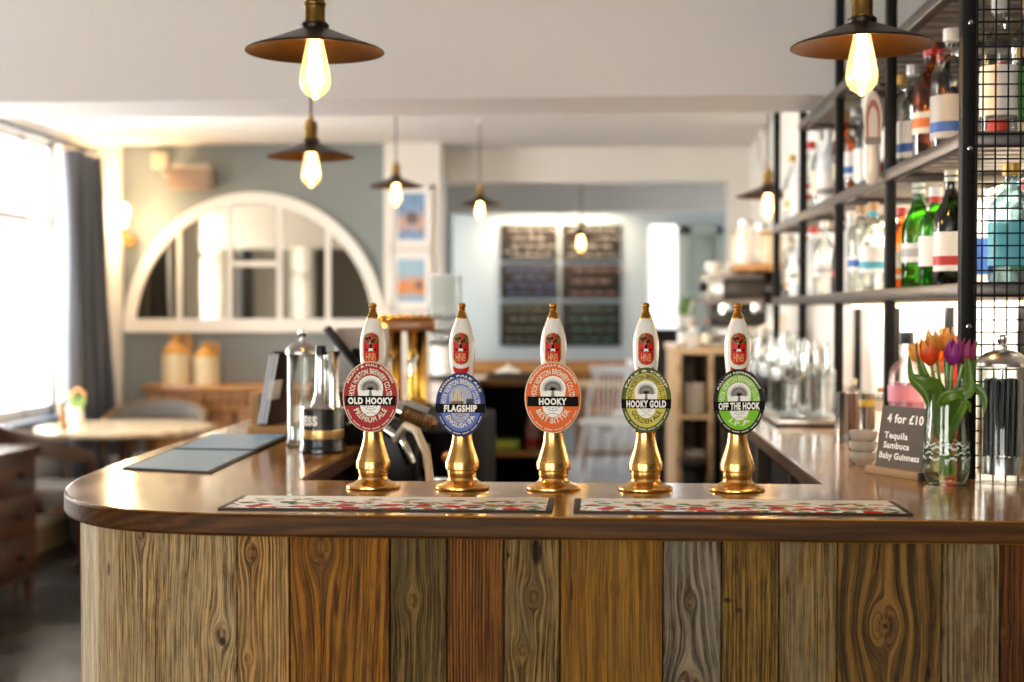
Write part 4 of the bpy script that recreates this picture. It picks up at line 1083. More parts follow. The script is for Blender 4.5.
# ================================================================== BACK OF THE BAR
t = thing('drip_mat', 'black ribbed drip mat on the back counter, behind the blue clip', 'bar mat', (-.345, 6.25, CT))
mb = MB(); mb.rbox(-.15, .15, -.14, .12, 0, .012, .003)
for k in range(12): mb.box(-.14+k*.0245, -.132+k*.0245, -.13, .11, .012, .02)
mb.build('mat', BLACKM, t)
t = thing('bar_cloth', 'crumpled white bar cloth lying on the black mat', 'cloth', (-.40, 6.2, CT+.02))
mb = MB(); rnd = random.Random(3); n = 9
vs = [((i/(n-1)-.5)*.11, (j/(n-1)-.5)*.1, .004+(.028*math.exp(-((i-4)**2+(j-4)**2)/9))*(.6+.8*rnd.random())) for j in range(n) for i in range(n)]
mb.add(vs, [(j*n+i, j*n+i+1, (j+1)*n+i+1, (j+1)*n+i) for j in range(n-1) for i in range(n-1)])
o = mb.build('cloth', P('cloth_white', '#e9e6e0', .9), t); s = o.modifiers.new('thickness', 'SOLIDIFY'); s.thickness = .003
t = thing('snack_box', 'flat lime green snack box on the shelf of the back counter', 'box', (-.435, 6.25, .765))
MB().rbox(-.085, .085, -.08, .08, 0, .048, .004).build('carton', P('carton_lime', '#7d9a2c', .5), t); MB().box(-.06, .06, -.0815, -.08, .01, .038).build('panel', P('carton_yellow', '#c2c84a', .5), t)
t = thing('syrup_bottle', 'pinkish bottle with red foot label standing on the back counter shelf', 'bottle', (-.29, 6.24, .765))
MB().lathe([(0, 0), (.032, 0), (.036, .01), (.036, .1), (.03, .135), (.018, .165), (.015, .185), (0, .186)], 20).build('bottle_body', P('pink_plastic', '#b98d84', .35), t)
MB().lathe([(.0366, .012), (.0366, .05)], 20).build('label_band', P('label_crimson', '#a3262c', .5), t)
MB().lathe([(.016, .186), (.016, .2), (0, .2)], 14).build('cap', P('cap_white', '#eceae6', .4), t)

# ================================================================== LEFT COUNTER
SLM = P('slate_mat_cloth', '#8fb2cc', .5, noise=.18, nscale=160, bump=.15); SLE = P('slate_mat_edge', '#2d2a2a', .6)
A0, A1 = G(118, 470), G(212, 474)
mm = [(-.872, 2.545, -.692, 2.49, 2.90, 'near'), (-.880, 2.885, -.702, 2.872, 3.235, 'far')]
for (xl, yl, xr, yr, yt, nm_) in mm:
    t = thing('bar_mat', f'slate blue bar mat, the {nm_} one of two on the left arm of the counter', 'bar mat', ((xl+xr)/2, (yl+yt)/2, CT), 0, 'slate bar mats')
    cx_, cy_ = (xl+xr)/2, (yl+yt)/2; ex = .012 if nm_ == 'near' else .016; z0 = 0 if nm_ == 'far' else .0
    zz = 0 if nm_ == 'near' else .0032
    MB().prism([(xl-cx_, yl-cy_), (xr-cx_, yr-cy_), (xr-.012-cx_, yt-cy_), (xl-.015-cx_, yt-cy_)], zz, zz+.003).build('rubber_base', SLE, t)
    MB().prism([(xl+.008-cx_, yl+.006-cy_), (xr-.008-cx_, yr+.008-cy_), (xr-.020-cx_, yt-.006-cy_), (xl-.007-cx_, yt-.006-cy_)], zz+.003, zz+.0042).build('cloth_face', SLM, t)
# menu holder
t = thing('menu_holder', 'wooden menu block holding slim dark menus on the left counter', 'menu holder', (-.755, 3.30, CT), -.28)
PW = wood('pine_block', '#8f6434', '#c0935a', 0, .45)
MB().rbox(-.058, .058, -.045, .045, 0, .024, .003).build('base', PW, t)
MB().rbox(-.056, -.036, -.03, .035, .022, .100, .003).build('upright', PW, t)
def menu(k, x, tl, col, h, wd, lab):
    m_ = thing('menu', lab, 'menu', (t.location.x+x*math.cos(-.28), t.location.y+x*math.sin(-.28), CT+.0245), -.28, 'menus in the wooden block')
    mb = MB(); mb.rbox(-.0035, .0035, -.05, .05, 0, h, .001); mb.v = [(a+c*tl, b, c) for a, b, c in mb.v]
    mb.build('cover', P('menu_'+str(k), col, .6, spec=.2), m_)
    mb = MB(); mb.box(-.0025, .0038, -.051, -.0495, .004, h-.004); mb.v = [(a+c*tl, b, c) for a, b, c in mb.v]; mb.build('pages', P('menu_page', '#cfd2da', .6), m_)
    if k == 2:
        mb = MB(); mb.rbox(-.004, .0042, -.0515, -.01, .06, .105, .0006); mb.v = [(a+c*tl, b, c) for a, b, c in mb.v]; mb.build('label_band', P('label_pale', '#d8d4cc', .6), m_)
menu(0, -.025, .2, '#6e7d97', .168, .1, 'slim grey-blue menu leaning in the wooden block, leftmost')
menu(1, -.0165, .2, '#1c1613', .172, .1, 'slim black menu in the middle of the wooden block')
menu(2, -.0075, .2, '#2a1a10', .17, .1, 'brown menu with pale band in the wooden block, rightmost')
# glass straw dispensers
STR_G = glass('jar_glass', '#f8faf9', .38, edge='#d3dad7')
def straw_jar(loc, label, h=.2, r=.041):
    t = thing('straw_jar', label, 'straw dispenser', loc, 0, 'glass straw dispensers')
    MB().lathe([(0, .0), (r*1.04, 0), (r*1.08, .004), (r*1.04, .012), (r, .02), (r, h-.006), (r*1.03, h), (r*.97, h), (r*.94, h-.006), (r*.94, .016), (0, .014)], 40).build('jar', STR_G, t, angle=60)
    MB().lathe([(0, h), (r*1.06, h), (r*1.08, h+.004), (r*1.04, h+.008), (r*.98, h+.013), (r*.7, h+.023), (r*.35, h+.028), (r*.14, h+.029), (r*.12, h+.036), (0, h+.036)], 40).build('lid', STEEL, t)
    MB().lathe([(0, h+.035), (.005, h+.035), (.009, h+.042), (.0085, h+.05), (.004, h+.054), (0, h+.0545)], 18).build('knob', CHROME, t)
    MB().lathe([(0, .016), (r*.72, .016), (r*.72, .042), (r*.68, .044), (0, .043)], 32).build('straw_lift', STEEL, t)
    MB().tube([(0, 0, .04), (0, 0, h+.01)], .0022, 8).build('lift_rod', CHROME, t)
    return t
q = G(998, 482); JX, JY = .676, 2.437
straw_jar((JX, JY, CT), 'glass straw jar packed with black straws, standing before the wire mesh', .196, .0405)
straw_jar((-.632, 2.99, CT), 'tall clear glass straw jar without black straws, beside the wooden menu block', .198, .033)
rnd = random.Random(21); s0 = None; STRAW = P('straw_black', '#0d0b0b', .3)
pts = [(0.0075*k*0+r_*math.cos(a), r_*math.sin(a)) for r_, n_, ph in ((.0285, 20, 0), (.0205, 14, .2), (.0125, 8, .1)) for a in [ph+2*PI*i/n_ for i in range(n_)] for k in (0,)]
for i, (x, y) in enumerate(pts):
    if s0 is None:
        s0 = MB().lathe([(.0022, 0), (.0028, 0), (.0028, .128), (.0022, .128)], 8, closed=True).build('drinking_straw', STRAW)
        o = s0
    else: o = s0.copy(); COL.objects.link(o)
    o.location = (JX+x, JY+y, CT+.0445+rnd.uniform(0, .004)); o.rotation_euler = (rnd.uniform(-.04, .04), rnd.uniform(-.04, .04), 0)
    tag(o, 'black drinking straw standing in the glass straw jar', 'straw', 'black straws in the jar')
# stout font
t = thing('stout_font', 'black round beer font with gold band and chrome spout on the left counter', 'beer font', (-.569, 2.885, CT))
fr = .0445
MB().lathe([(0, 0), (fr*1.06, 0), (fr*1.08, .004), (fr*1.03, .012), (fr, .016), (fr, .088), (fr*.97, .092), (0, .092)], 48).build('drum', P('font_black', '#080707', .25, coat=.2), t)
MB().lathe([(fr*1.004, .030), (fr*1.012, .032), (fr*1.012, .046), (fr*1.004, .048)], 48).build('gold_band', P('band_gold', '#c9a468', .3, .6), t)
MB().lathe([(fr*.98, .0905), (fr*1.0, .092), (fr*.98, .0945), (fr*.8, .094), (0, .094)], 48).build('rim', CHROME, t)
def drumtxt(x, z): a = -PI*.5+math.radians(-73)+x/fr; return ((fr+.0006)*math.cos(a), (fr+.0006)*math.sin(a), z)
mb = MB(); flat_text(mb, 'GUINNESS', .112, .0185, drumtxt, .06, 0, 0, .0585); mb.build('lettering', P('font_white_ink', '#efeae2', .4), t, smooth=False, fix=False)
MB().lathe([(0, .094), (.024, .094), (.017, .106), (.012, .125), (.0105, .185), (.0105, .199), (.009, .202), (0, .202)], 28).build('spout_column', CHROME, t, loc=(-.002, 0, 0))
MB().lathe([(0, .094), (.016, .094), (.013, .12), (.0125, .185), (.0165, .208), (.014, .208), (.0, .195)], 28).build('tap_flare', CHROME, t, loc=(.022, .004, 0))
MB().lathe([(0, .201), (.0112, .2), (.0112, .219), (.0, .220)], 24).build('column_cap', BLACK, t, loc=(-.002, 0, 0))
# slanted black screen and black unit behind the red clip
t = thing('slanted_screen', 'black slanted screen on a stand behind the red clip', 'till screen', (-.60, 3.38, CT), .25)
mb = MB(); mb.rbox(-.072, .072, -.06, .06, -.008, .008, .003)
mb.v = [tuple(Matrix.Rotation(math.radians(52), 3, 'Y') @ Vector(p)+Vector((-.012, -.03, .195))) for p in mb.v]; mb.build('panel', BLACK, t)
mb = MB(); mb.tube([(.02, .02, .012), (.02, .02, .2)], .012, 12); mb.build('stand', BLACKM, t); MB().rbox(-.07, .08, -.05, .07, 0, .014, .004).build('base', BLACKM, t)
MB().rbox(-.03, .10, .05, .065, .09, .25, .004).build('back_plate', P('plate_pale', '#b9b3ab', .35), t)
t = thing('drinks_dispenser', 'squat black dispenser box behind the stem of the red-clipped pump', 'dispenser', (-.565, 3.12, CT), .1)
MB().rbox(-.05, .05, -.07, .07, 0, .115, .008).build('housing', BLACK, t); MB().rbox(-.052, .052, -.072, .072, .115, .128, .004).build('lid', P('grey_plastic', '#8d8a86', .4), t)
MB().lathe([(0, 0), (.012, 0), (.01, .02), (.006, .05), (0, .052)], 14).build('tap', CHROME, t, loc=(.02, -.075, .05), rot=(PI/2, 0, 0))
# brass bar font (T shape with two columns)
t = thing('brass_font', 'polished brass lager font with two columns and cross bar, left counter', 'beer font', (-.60, 4.25, CT))
fz = W(410, 326, 4.25).z-CT
POLB = P('polished_brass', '#b98f3e', .12, 1)
xs_ = [W(393, 360, 4.25).x+.60, W(417, 360, 4.25).x+.60]
for x, r_ in zip(xs_, (.026, .03)): MB().lathe([(0, 0), (r_*1.5, 0), (r_*1.5, .012), (r_*1.1, .02), (r_, .03), (r_, fz-.02), (r_*1.1, fz-.012), (0, fz-.012)], 28, (x, 0, 0)).build('column', POLB, t)
x0_, x1_ = W(376, 326, 4.25).x+.60, W(436, 326, 4.25).x+.60
MB().rbox(x0_, x1_, -.045, .045, fz-.016, fz+.018, .008).build('cross_bar', wood('font_wood', '#5a3212', '#9a622a', 0, .3, .3), t)
mb = MB()
for k in range(7): mb.lathe([(0, 0), (.012, 0), (.014, .006), (.008, .016), (0, .018)], 12, (x0_+.02+k*(x1_-x0_-.04)/6, -.01, fz+.018))
mb.build('brass_studs', POLB, t)
MB().lathe([(0, -.02), (.03, -.016), (.036, 0), (.03, .016), (0, .02)], 24).build('end_boss', POLB, t, loc=(x0_+.01, -.03, fz-.01), rot=(PI/2, 0, 0))
for x in xs_: MB().tube([(x, -.03, fz*.62), (x, -.08, fz*.62), (x, -.10, fz*.55), (x, -.10, fz*.42)], [.012, .011, .009, .007], 10).build('tap', CHROME, t)
# glass tube tower
Yt = 6.1; xq = W(445.5, 375, Yt).x
t = thing('tube_tower', 'rack of tall clear glass tubes on a white pillar with black foot', 'glass rack', (xq, Yt, CT))
k = Yt/F
z1 = (377-345)*k; z2 = (377-272)*k
MB().lathe([(0, 0), (.074, 0), (.076, .008), (.07, .016), (.03, .02), (0, .02)], 28).build('foot', BLACK, t)
MB().lathe([(0, .018), (.056, .018), (.056, z1), (0, z1)], 28).build('pillar', P('pillar_plastic', '#e4e1dc', .4), t)
mb = MB()
for zz in ((377-343)*k, (377-331)*k, (377-317)*k): mb.rbox(-.070, .066, -.03, .03, zz, zz+.013, .002)
mb.build('tube_holder', P('holder_black', '#1b1816', .4), t)
for i in range(6):
    MB().tube([(-.0672+i*.0265, -.012, (377-343)*k), (-.0672+i*.0265, -.012, z2-.004)], .0028, 6).build('rod', P('rod_dark_steel', '#2a2622', .35, .5), t)
for i in range(5):
    MB().lathe([(0, z1+.008), (.0105, z1+.008), (.0118, z2), (.0108, z2), (.0096, z1+.014), (0, z1+.014)], 14, (-.054+i*.0265, 0, 0)).build('glass_tube', glass('tube_glass', '#f0f2ee', 1.2, edge='#6a665e'), t)
# soda gun, holster, hose
t = thing('soda_gun', 'chrome-nosed bar drinks gun with ribbed grip hooked inside the bar', 'drinks gun', (-.44, 3.0, 1.165))
R_ = Matrix.Rotation(math.radians(112), 4, 'Y') @ Matrix.Identity(4)
mb = MB(); mb.M = R_; mb.lathe([(0, -.028), (.012, -.028), (.019, -.02), (.021, 0), (.02, .022), (0, .024)], 24); mb.build('nozzle', CHROME, t)
mb = MB(); mb.M = R_
pr = [(0, .02), (.016, .02)]
for i in range(9): pr += [(.0185, .026+i*.008), (.0155, .030+i*.008)]
mb.lathe(pr+[(.012, .1), (0, .1)], 20); mb.build('grip', P('grip_bronze', '#8a6a44', .3, .7), t)
mb = MB(); mb.M = R_; mb.rbox(-.03, -.017, -.014, .014, .02, .075, .003); mb.build('button_panel', P('grey_plastic', '#8d8a86', .4), t)
t = thing('gun_holster', 'black holster block below the chrome drinks gun', 'holster', (-.45, 3.06, 1.0))
MB().rbox(-.062, .06, -.05, .05, -.1, .14, .012).build('block', BLACK, t); MB().tube([(-.02, -.06, .13), (.03, -.075, .10), (.05, -.07, .05)], .012, 10).build('hook', CHROME, t)
t = tag(MB().tube([(-.43, 2.98, 1.10), (-.40, 2.92, 1.135), (-.37, 2.85, 1.13), (-.34, 2.78, 1.09), (-.325, 2.72, 1.03), (-.33, 2.66, .95), (-.34, 2.6, .8)], .0085, 10).build('beer_hose', P('hose_beige', '#c2ad8e', .35, coat=.3)), 'beige beer hose curving behind the red-clipped pump', 'hose')
t = thing('glass_washer', 'black under-counter machine with chrome trim inside the bar', 'bar machine', (-.40, 3.55, 0))
MB().rbox(-.135, .11, -.38, .42, .03, 1.10, .01).build('housing', P('washer_black', '#070606', .7, spec=.08), t); MB().rbox(-.14, .115, -.385, -.372, .98, 1.0, .003).build('trim_strip', CHROME, t)
MB().tube([(-.08, -.4, .9), (.06, -.4, .9)], .009, 10).build('handle', CHROME, t)
MB().rbox(-.10, .02, -.392, -.38, 1.02, 1.075, .003).build('control_panel', STEEL, t)
MB().lathe([(0, 0), (.015, .002), (.013, .018), (0, .02)], 16).build('dial', P('dial_amber', '#a86a2a', .3, .5), t, loc=(.06, -.38, 1.045), rot=(PI/2, 0, 0))

# ================================================================== RIGHT SIDE: RACK
XF, XR_ = .63, .945; PY = [2.50, 3.18, 3.85, 4.53, 5.20]; SH = [1.421, 1.681, 1.965]
rack = thing('bottle_rack', 'tall black steel bottle rack with wire mesh end, standing on the right counter', 'rack', (.79, 3.85, CT))
ox, oy, oz = .79, 3.85, CT
def rb(mb, x0, x1, y0, y1, z0, z1, b=.002, mi=0): mb.rbox(x0-ox, x1-ox, y0-oy, y1-oy, z0-oz, z1-oz, b, mi)
for y in PY:
    top = ZCEIL-.002
    mb = MB(); rb(mb, XF-(.011 if y < 2.6 else .004), XF+(.011 if y < 2.6 else .018), y-.013, y+.013, CT, top); mb.build('post', RACK, rack)
    mb = MB(); rb(mb, XR_-.03, XR_-.005, y-.013, y+.013, CT, top); mb.build('post', RACK, rack)
SLAT = P('rack_slat_steel', '#8f877c', .35, .6)
for k, z in enumerate(SH):
    ye = PY[-1] if k < 2 else PY[3]
    mb = MB(); rb(mb, XF-.008, XF+.014, PY[0]-.012, ye+.012, z-.026, z); rb(mb, XR_-.028, XR_-.004, PY[0]-.012, ye+.012, z-.026, z)
    for y in PY:
        if y <= ye: rb(mb, XF, XR_-.005, y-.010, y+.010, z-.026, z-.001)
    n_ = int((ye-PY[0])/.075)
    for j in range(n_):
        y = PY[0]+.04+j*.075; rb(mb, XF+.015, XR_-.02, y-.017, y+.017, z-.008, z+.001, .001, 1)
    mb.build('shelf', [P('rack_rail_steel', '#5a5450', .3, .75), SLAT], rack)
mb = MB(); x = XF+.024
while x < XR_-.02: mb.tube([(x-ox, PY[0]-.012-oy, .0), (x-ox, PY[0]-.012-oy, ZCEIL-CT-.01)], .0016, 6); x += .0212
z = CT+.02
while z < ZCEIL-.02: mb.tube([(XF+.002-ox, PY[0]-.0145-oy, z-oz), (XR_-.02-ox, PY[0]-.0145-oy, z-oz)], .0016, 6); z += .0212
mb.build('wire_mesh', RACK, rack)
mb = MB()
for z in (1.10, 1.34, 1.60, 1.86): mb.lathe([(0, 0), (.004, .0), (.004, .002), (.0, .003)], 12, (0, 0, 0)); 
mb.v = []; mb.f = []; mb.mi = []
for z in (1.115, 1.345, 1.65, 1.865):
    o0 = len(mb.v); mb.M = Matrix.Translation((XF+.002-ox, PY[0]-.0135-oy, z-oz)) @ Matrix.Rotation(PI/2, 4, 'X'); mb.lathe([(0, 0), (.0042, 0), (.0042, .002), (0, .003)], 12)
mb.build('screws', CHROME, rack)
mb = MB(); rb(mb, XR_+.004, XR_+.018, PY[0]+.02, PY[3], SH[1]+.01, ZCEIL-.004); mb.build('back_panel', wood('rack_back_wood', '#20140b', '#46301c', 1, .6), rack)
mb = MB(); rb(mb, XF+.011, XF+.016, PY[0]-.013, PY[0]+.005, CT, ZCEIL-.01); mb.build('mesh_stile', RACK, rack)
for y, z in ((3.160, 1.72), (3.160, 1.80), (3.83, 1.72), (3.160, 1.93), (3.83, 1.83)):
    mb = MB(); rb(mb, XR_-.19, XR_-.03, y-.004, y+.004, z, z+.016); rb(mb, XR_-.19, XR_-.184, y-.012, y+.004, z, z+.016); mb.build('bracket', P('bracket_grey', '#b9b2aa', .4), rack)

for z, en, ang_ in ((SH[0]-.03, 6.5, .5), (SH[1]-.03, 7, .4)):
    mb = MB(); rb(mb, XR_-.05, XR_-.035, PY[0]+.05, PY[-1]-.05, z-.006, z+.002); mb.build('added_light_strip', P('fill_strip_glow', '#fff3dd', .5, emit='#ffe2b4', es=3), rack)  # strip and its area lamp added to brighten the wall behind the bottles
    li = bpy.data.lights.new('shelf_fill_light', 'AREA'); li.shape = 'RECTANGLE'; li.size = .02; li.size_y = 2.6; li.energy = en; li.color = (1, .90, .76)
    lo = bpy.data.objects.new('shelf_fill_light', li); COL.objects.link(lo); lo.location = (XR_-.045, 3.85, z-.009); lo.rotation_euler = (0, -ang_, 0)

# ------------------------------------------------------------------ bottles
GL = {'clear': glass('bottle_clear', '#f6f8f6', .8, edge='#cdd5d3'), 'green': glass('bottle_green', '#7cc456', .8, edge='#2f7a1e'), 'dgreen': glass('bottle_dark_green', '#3a5a2a', 1.0, edge='#0d1f0b'),
      'amber': glass('bottle_amber', '#e0963c', 1.0, edge='#7a3f10'), 'blue': glass('bottle_blue_tint', '#cfe4ea', .8, edge='#8fb4c0'), 'pink': glass('bottle_pink', '#f0c4c8', 1.0, edge='#c98a92'),
      'brown': glass('bottle_brown', '#5a3216', 1.0, edge='#200f06'), 'frost': P('bottle_frosted', '#dfe3e4', .35, coat=.3), 'black': P('bottle_black', '#14110f', .25, coat=.4)}
CLN = {'clear': 'clear', 'green': 'bright green', 'dgreen': 'dark green', 'amber': 'amber', 'blue': 'pale blue', 'pink': 'pink', 'brown': 'brown', 'frost': 'frosted white', 'black': 'black'}
COLS = {'white': '#efece6', 'red': '#c42a20', 'gold': '#c9a04a', 'black': '#14110f', 'blue': '#2f62b0', 'teal': '#55b0c4', 'orange': '#e0762a', 'silver': '#b9b9b6', 'green': '#4f8a2c', 'cork': '#b98f58', 'cream': '#e6dcc2', 'grey': '#8e8a84', 'yellow': '#d8b23a', 'pink': '#e08f9c'}
KIND = {'spirit': [(0, 0), (.92, 0), (1, .02), (1, .60), (.93, .66), (.62, .73), (.38, .78), (.34, .84), (.34, .93), (.38, .94), (.38, .955), (0, .955)],
        'wine': [(0, 0), (.94, 0), (1, .015), (1, .55), (.9, .63), (.55, .73), (.40, .80), (.36, .93), (.42, .94), (.42, .955), (0, .955)],
        'squat': [(0, 0), (.93, 0), (1, .03), (1, .56), (.96, .64), (.78, .71), (.4, .76), (.32, .80), (.32, .92), (.37, .93), (.37, .95), (0, .95)],
        'taper': [(0, 0), (.8, 0), (.86, .02), (1, .62), (.96, .68), (.6, .75), (.36, .80), (.34, .93), (.38, .94), (.38, .955), (0, .955)],
        'straight': [(0, 0), (.95, 0), (1, .015), (1, .70), (.9, .75), (.5, .79), (.36, .82), (.34, .93), (.38, .94), (.38, .955), (0, .955)]}
_bm = {}
def bottle(x, y, z, h, r, kind, gl, lab, cap, label, group=None, liquid=None, rz=0, neck=None, l0=.14, l1=.5):
    t = thing('bottle', label, 'bottle', (x, y, z), rz, group)
    sg = 24
    MB().lathe([(a*r, b*h) for a, b in KIND[kind]], sg).build('bottle_body', GL[gl], t, angle=50)
    if liquid:
        pr = [(a*r*.93, b*h) for a, b in KIND[kind] if b <= .62]; lv = liquid[1]*h
        pr = [(0, .006)]+[(a, max(b, .006)) for a, b in pr[1:] if b < lv]+[(r*.92, lv), (0, lv)]
        MB().lathe(pr, 20).build('liquid', liquid[0], t)
    if lab:
        q = next((a for a, b in KIND[kind] if b >= .5), 1)
        k0, k1 = (.86 if kind == 'taper' else 1)*1.0, 1.0
        if kind == 'taper': k0, k1 = .86+.14*l0/.62+.01, .86+.14*l1/.62+.01
        mb = MB().lathe([(r*k0*1.012, l0*h), (r*k1*1.012, l1*h)], 24, mi=0)
        if len(lab) > 1: mb.lathe([(r*k0*1.02, (l0+.05)*h), (r*k0*1.02, (l0+.13)*h)], 24, mi=1)
        mb.build('label_band', [P('label_'+c, COLS[c], .5) for c in lab], t)
    MB().lathe([(0, .9*h), (r*.40, .9*h), (r*.41, .905*h), (r*.41, h*.995), (r*.38, h), (0, h)], 18).build('cap', P('cap_'+cap, COLS[cap], .35, .3 if cap in ('gold', 'silver') else 0), t)
    if neck: MB().lathe([(r*.36, .84*h), (r*.36, .9*h)], 18).build('neck_band', P('label_'+neck, COLS[neck], .5), t)
    return t
WHI = P('liquid_amber', '#b8641a', .1, coat=.3); PINKL = P('liquid_pink', '#dd8a9c', .15, coat=.3)
ORD = ['first', 'second', 'third', 'fourth', 'fifth', 'sixth', 'seventh', 'eighth', 'ninth', 'tenth', 'eleventh', 'twelfth', 'thirteenth', 'fourteenth', 'fifteenth', 'sixteenth', 'seventeenth', 'eighteenth', 'nineteenth', 'twentieth']
# px along the front row, X, height, radius, kind, glass, label colours, cap, neck
LOW = [(951, .685, .226, .034, 'wine', 'dgreen', ['white', 'red'], 'brown' if 0 else 'cream', None), (935, .675, .205, .033, 'spirit', 'green', ['white'], 'white', 'red'), (918, .68, .228, .036, 'wine', 'green', ['white', 'silver'], 'white', None),
       (901, .675, .185, .030, 'squat', 'amber', ['cream', 'orange'], 'red', None), (873, .68, .225, .034, 'spirit', 'clear', ['white', 'teal'], 'cork', 'teal'), (861, .68, .235, .034, 'straight', 'clear', ['white', 'blue'], 'cork', None),
       (851, .69, .225, .034, 'spirit', 'frost', ['white'], 'white', None), (841.5, .70, .2, .03, 'wine', 'brown', ['black', 'red'], 'black', None), (824, .675, .235, .033, 'spirit', 'clear', ['white', 'silver'], 'white', None), (813, .68, .225, .038, 'straight', 'frost', ['white'], 'red', None),
       (807, .69, .2, .032, 'squat', 'clear', ['cream'], 'gold', None), (799, .675, .22, .034, 'spirit', 'frost', ['white', 'grey'], 'white', None), (794.5, .68, .21, .032, 'wine', 'clear', ['cream', 'orange'], 'cork', None), (790.5, .69, .225, .032, 'straight', 'clear', ['white'], 'silver', None)]
UPP = [(950, .685, .255, .040, 'squat', 'clear', ['silver', 'blue'], 'white', None), (942, .735, .30, .036, 'wine', 'dgreen', ['cream', 'red'], 'red', 'white'), (929, .68, .25, .036, 'spirit', 'amber', ['cream', 'orange'], 'red', None),
       (912, .69, .235, .036, 'spirit', 'clear', ['white', 'blue'], 'silver', None), (899, .685, .235, .036, 'straight', 'clear', ['cream'], 'gold', None), (891, .77, .17, .022, 'wine', 'black', ['black', 'red'], 'black', None),
       (866, .70, .26, .034, 'spirit', 'clear', ['white'], 'white', None), (855, .68, .24, .034, 'spirit', 'clear', ['white', 'blue'], 'silver', None), (844, .685, .25, .034, 'taper', 'amber', ['cream', 'orange'], 'cork', None), (828, .68, .24, .034, 'spirit', 'frost', ['white', 'grey'], 'white', None),
       (820, .685, .25, .03, 'wine', 'clear', ['cream'], 'white', None), (811, .68, .245, .034, 'straight', 'clear', ['red', 'white'], 'red', None), (800, .675, .23, .034, 'spirit', 'frost', ['white'], 'white', None), (792.5, .68, .25, .033, 'wine', 'clear', ['cream', 'gold'], 'gold', None)]
for (LST, z, nm_) in ((LOW, SH[0], 'lower'), (UPP, SH[1], 'upper')):
    for i, (px, X, h, r, kd, gl, lb, cp, nk) in enumerate(LST):
        h = min(h, .228 if nm_ == 'lower' else .25); X = max(X, .653+r+.004); y = min(XP(px, 285, X).y, 5.30)
        bottle(X, y, z+.002, h, r, kd, gl, lb, cp, f'{CLN[gl]} bottle with {cp} cap, {ORD[i]} from the mesh end, {nm_} shelf, front row', f'bottles along the front of the {nm_} shelf', neck=nk, l0=(.12, .2, .24)[i % 3], l1=(.46, .5, .42)[i % 3])
# second row, closer to the wall
rnd = random.Random(5)
B2 = [('clear', 'white', 'silver'), ('frost', 'white', 'white'), ('amber', 'cream', 'gold'), ('clear', 'cream', 'red'), ('brown', 'white', 'black'), ('clear', 'blue', 'white')]
for (z, nm_, ks) in ((SH[0], 'lower', 9), (SH[1], 'upper', 9)):
    for i in range(ks):
        gl, lb, cp = B2[(i*5+(2 if nm_ == 'upper' else 0)) % 6]; y = 2.98+i*.25+rnd.uniform(-.03, .03)
        for p_ in PY:
            if abs(y-p_) < .05: y = p_+.06
        bottle(.845+rnd.uniform(-.02, .02), y, z+.002, rnd.uniform(.19, .225 if nm_ == 'lower' else .255), rnd.uniform(.032, .037), rnd.choice(list(KIND)), gl, [lb], cp, f'{CLN[gl]} bottle with {cp} cap, {ORD[i]} in the wall-side row of the {nm_} shelf', f'bottles along the back of the {nm_} shelf')
# behind the mesh
for (x, y, z, h, r, kd, gl, lb, cp, lab) in (
        (.708, 2.59, SH[1], .245, .032, 'spirit', 'clear', ['white'], 'white', 'tall clear bottle with white label behind the mesh, upper shelf'),
        (.772, 2.63, SH[1], .252, .034, 'straight', 'clear', ['green'], 'cork', 'tall clear bottle with green label behind the mesh, upper shelf'),
        (.845, 2.60, SH[1], .20, .034, 'wine', 'dgreen', ['red'], 'black', 'dark green bottle behind the mesh, upper shelf, at the picture edge'),
        (.742, 2.70, SH[1], .15, .026, 'squat', 'amber', ['red'], 'red', 'short amber bottle with red label behind the mesh, upper shelf'),
        (.735, 2.60, SH[0], .212, .040, 'spirit', 'blue', ['teal'], 'gold', 'pale blue bottle with gold cap behind the mesh, lower shelf'),
        (.800, 2.72, SH[0], .195, .032, 'straight', 'clear', ['green'], 'red', 'clear bottle with red cap behind the mesh, lower shelf'),
        (.812, 2.585, SH[0], .21, .032, 'spirit', 'clear', ['silver'], 'cork', 'clear bottle with silver label behind the mesh, lower shelf, at the picture edge')):
    bottle(x, y, z+.002, h, r, kd, gl, lb, cp, lab, 'bottles behind the mesh')
for (x, y, h, r, kd, gl, lb, cp, lab) in ((.70, 3.62, .1, .03, 'squat', 'amber', ['cream'], 'gold', 'small amber bottle high on the top shelf'), (.70, 4.0, .1, .03, 'spirit', 'clear', ['white'], 'white', 'small clear bottle high on the top shelf')):
    bottle(x, y, SH[2]+.002, h, r, kd, gl, lb, cp, lab, 'small bottles on the top shelf')
# white tap handle clipped to the front of the rack
q = XP(871, 185, XF-.03); k = q.y/F
t = thing('tap_handle', 'white tap handle with pale arched badge hanging on the rack front', 'tap handle', q)
H_ = 92*k
MB().lathe([(0, 0), (.010, .004), (.0165, .018), (.0185, .04), (.017, .08), (.016, H_*.62), (.019, H_*.8), (.018, H_*.93), (.010, H_), (0, H_)], 28).build('handle_body', CERAM, t)
mb = MB(); f = lambda a, b: (a, -.0215-.0*b, b)
for (ww, za, zb2, mi, d) in ((.02, H_*.45, H_*.97, 0, 0), (.0155, H_*.5, H_*.9, 1, .0006), (.0105, H_*.5, H_*.82, 0, .0012)):
    ar = arch(ww, za, zb2); mb.add([(a, -.0205-d, b) for a, b in ar], [tuple(range(len(ar)))], mi)
mb.add([(a, -.0222, b) for a, b in ((-.017, H_*.42), (.017, H_*.42), (.017, H_*.5), (-.017, H_*.5))], [(0, 1, 2, 3)], 2)
mb.build('badge', [P('badge_pale', '#e6ddd4', .4), P('badge_rose', '#b9786e', .5), P('badge_grey', '#8c8680', .5)], t, smooth=False)
MB().lathe([(0, H_), (.009, H_), (.009, H_+.012), (0, H_+.012)], 16).build('ferrule', CHROME, t)
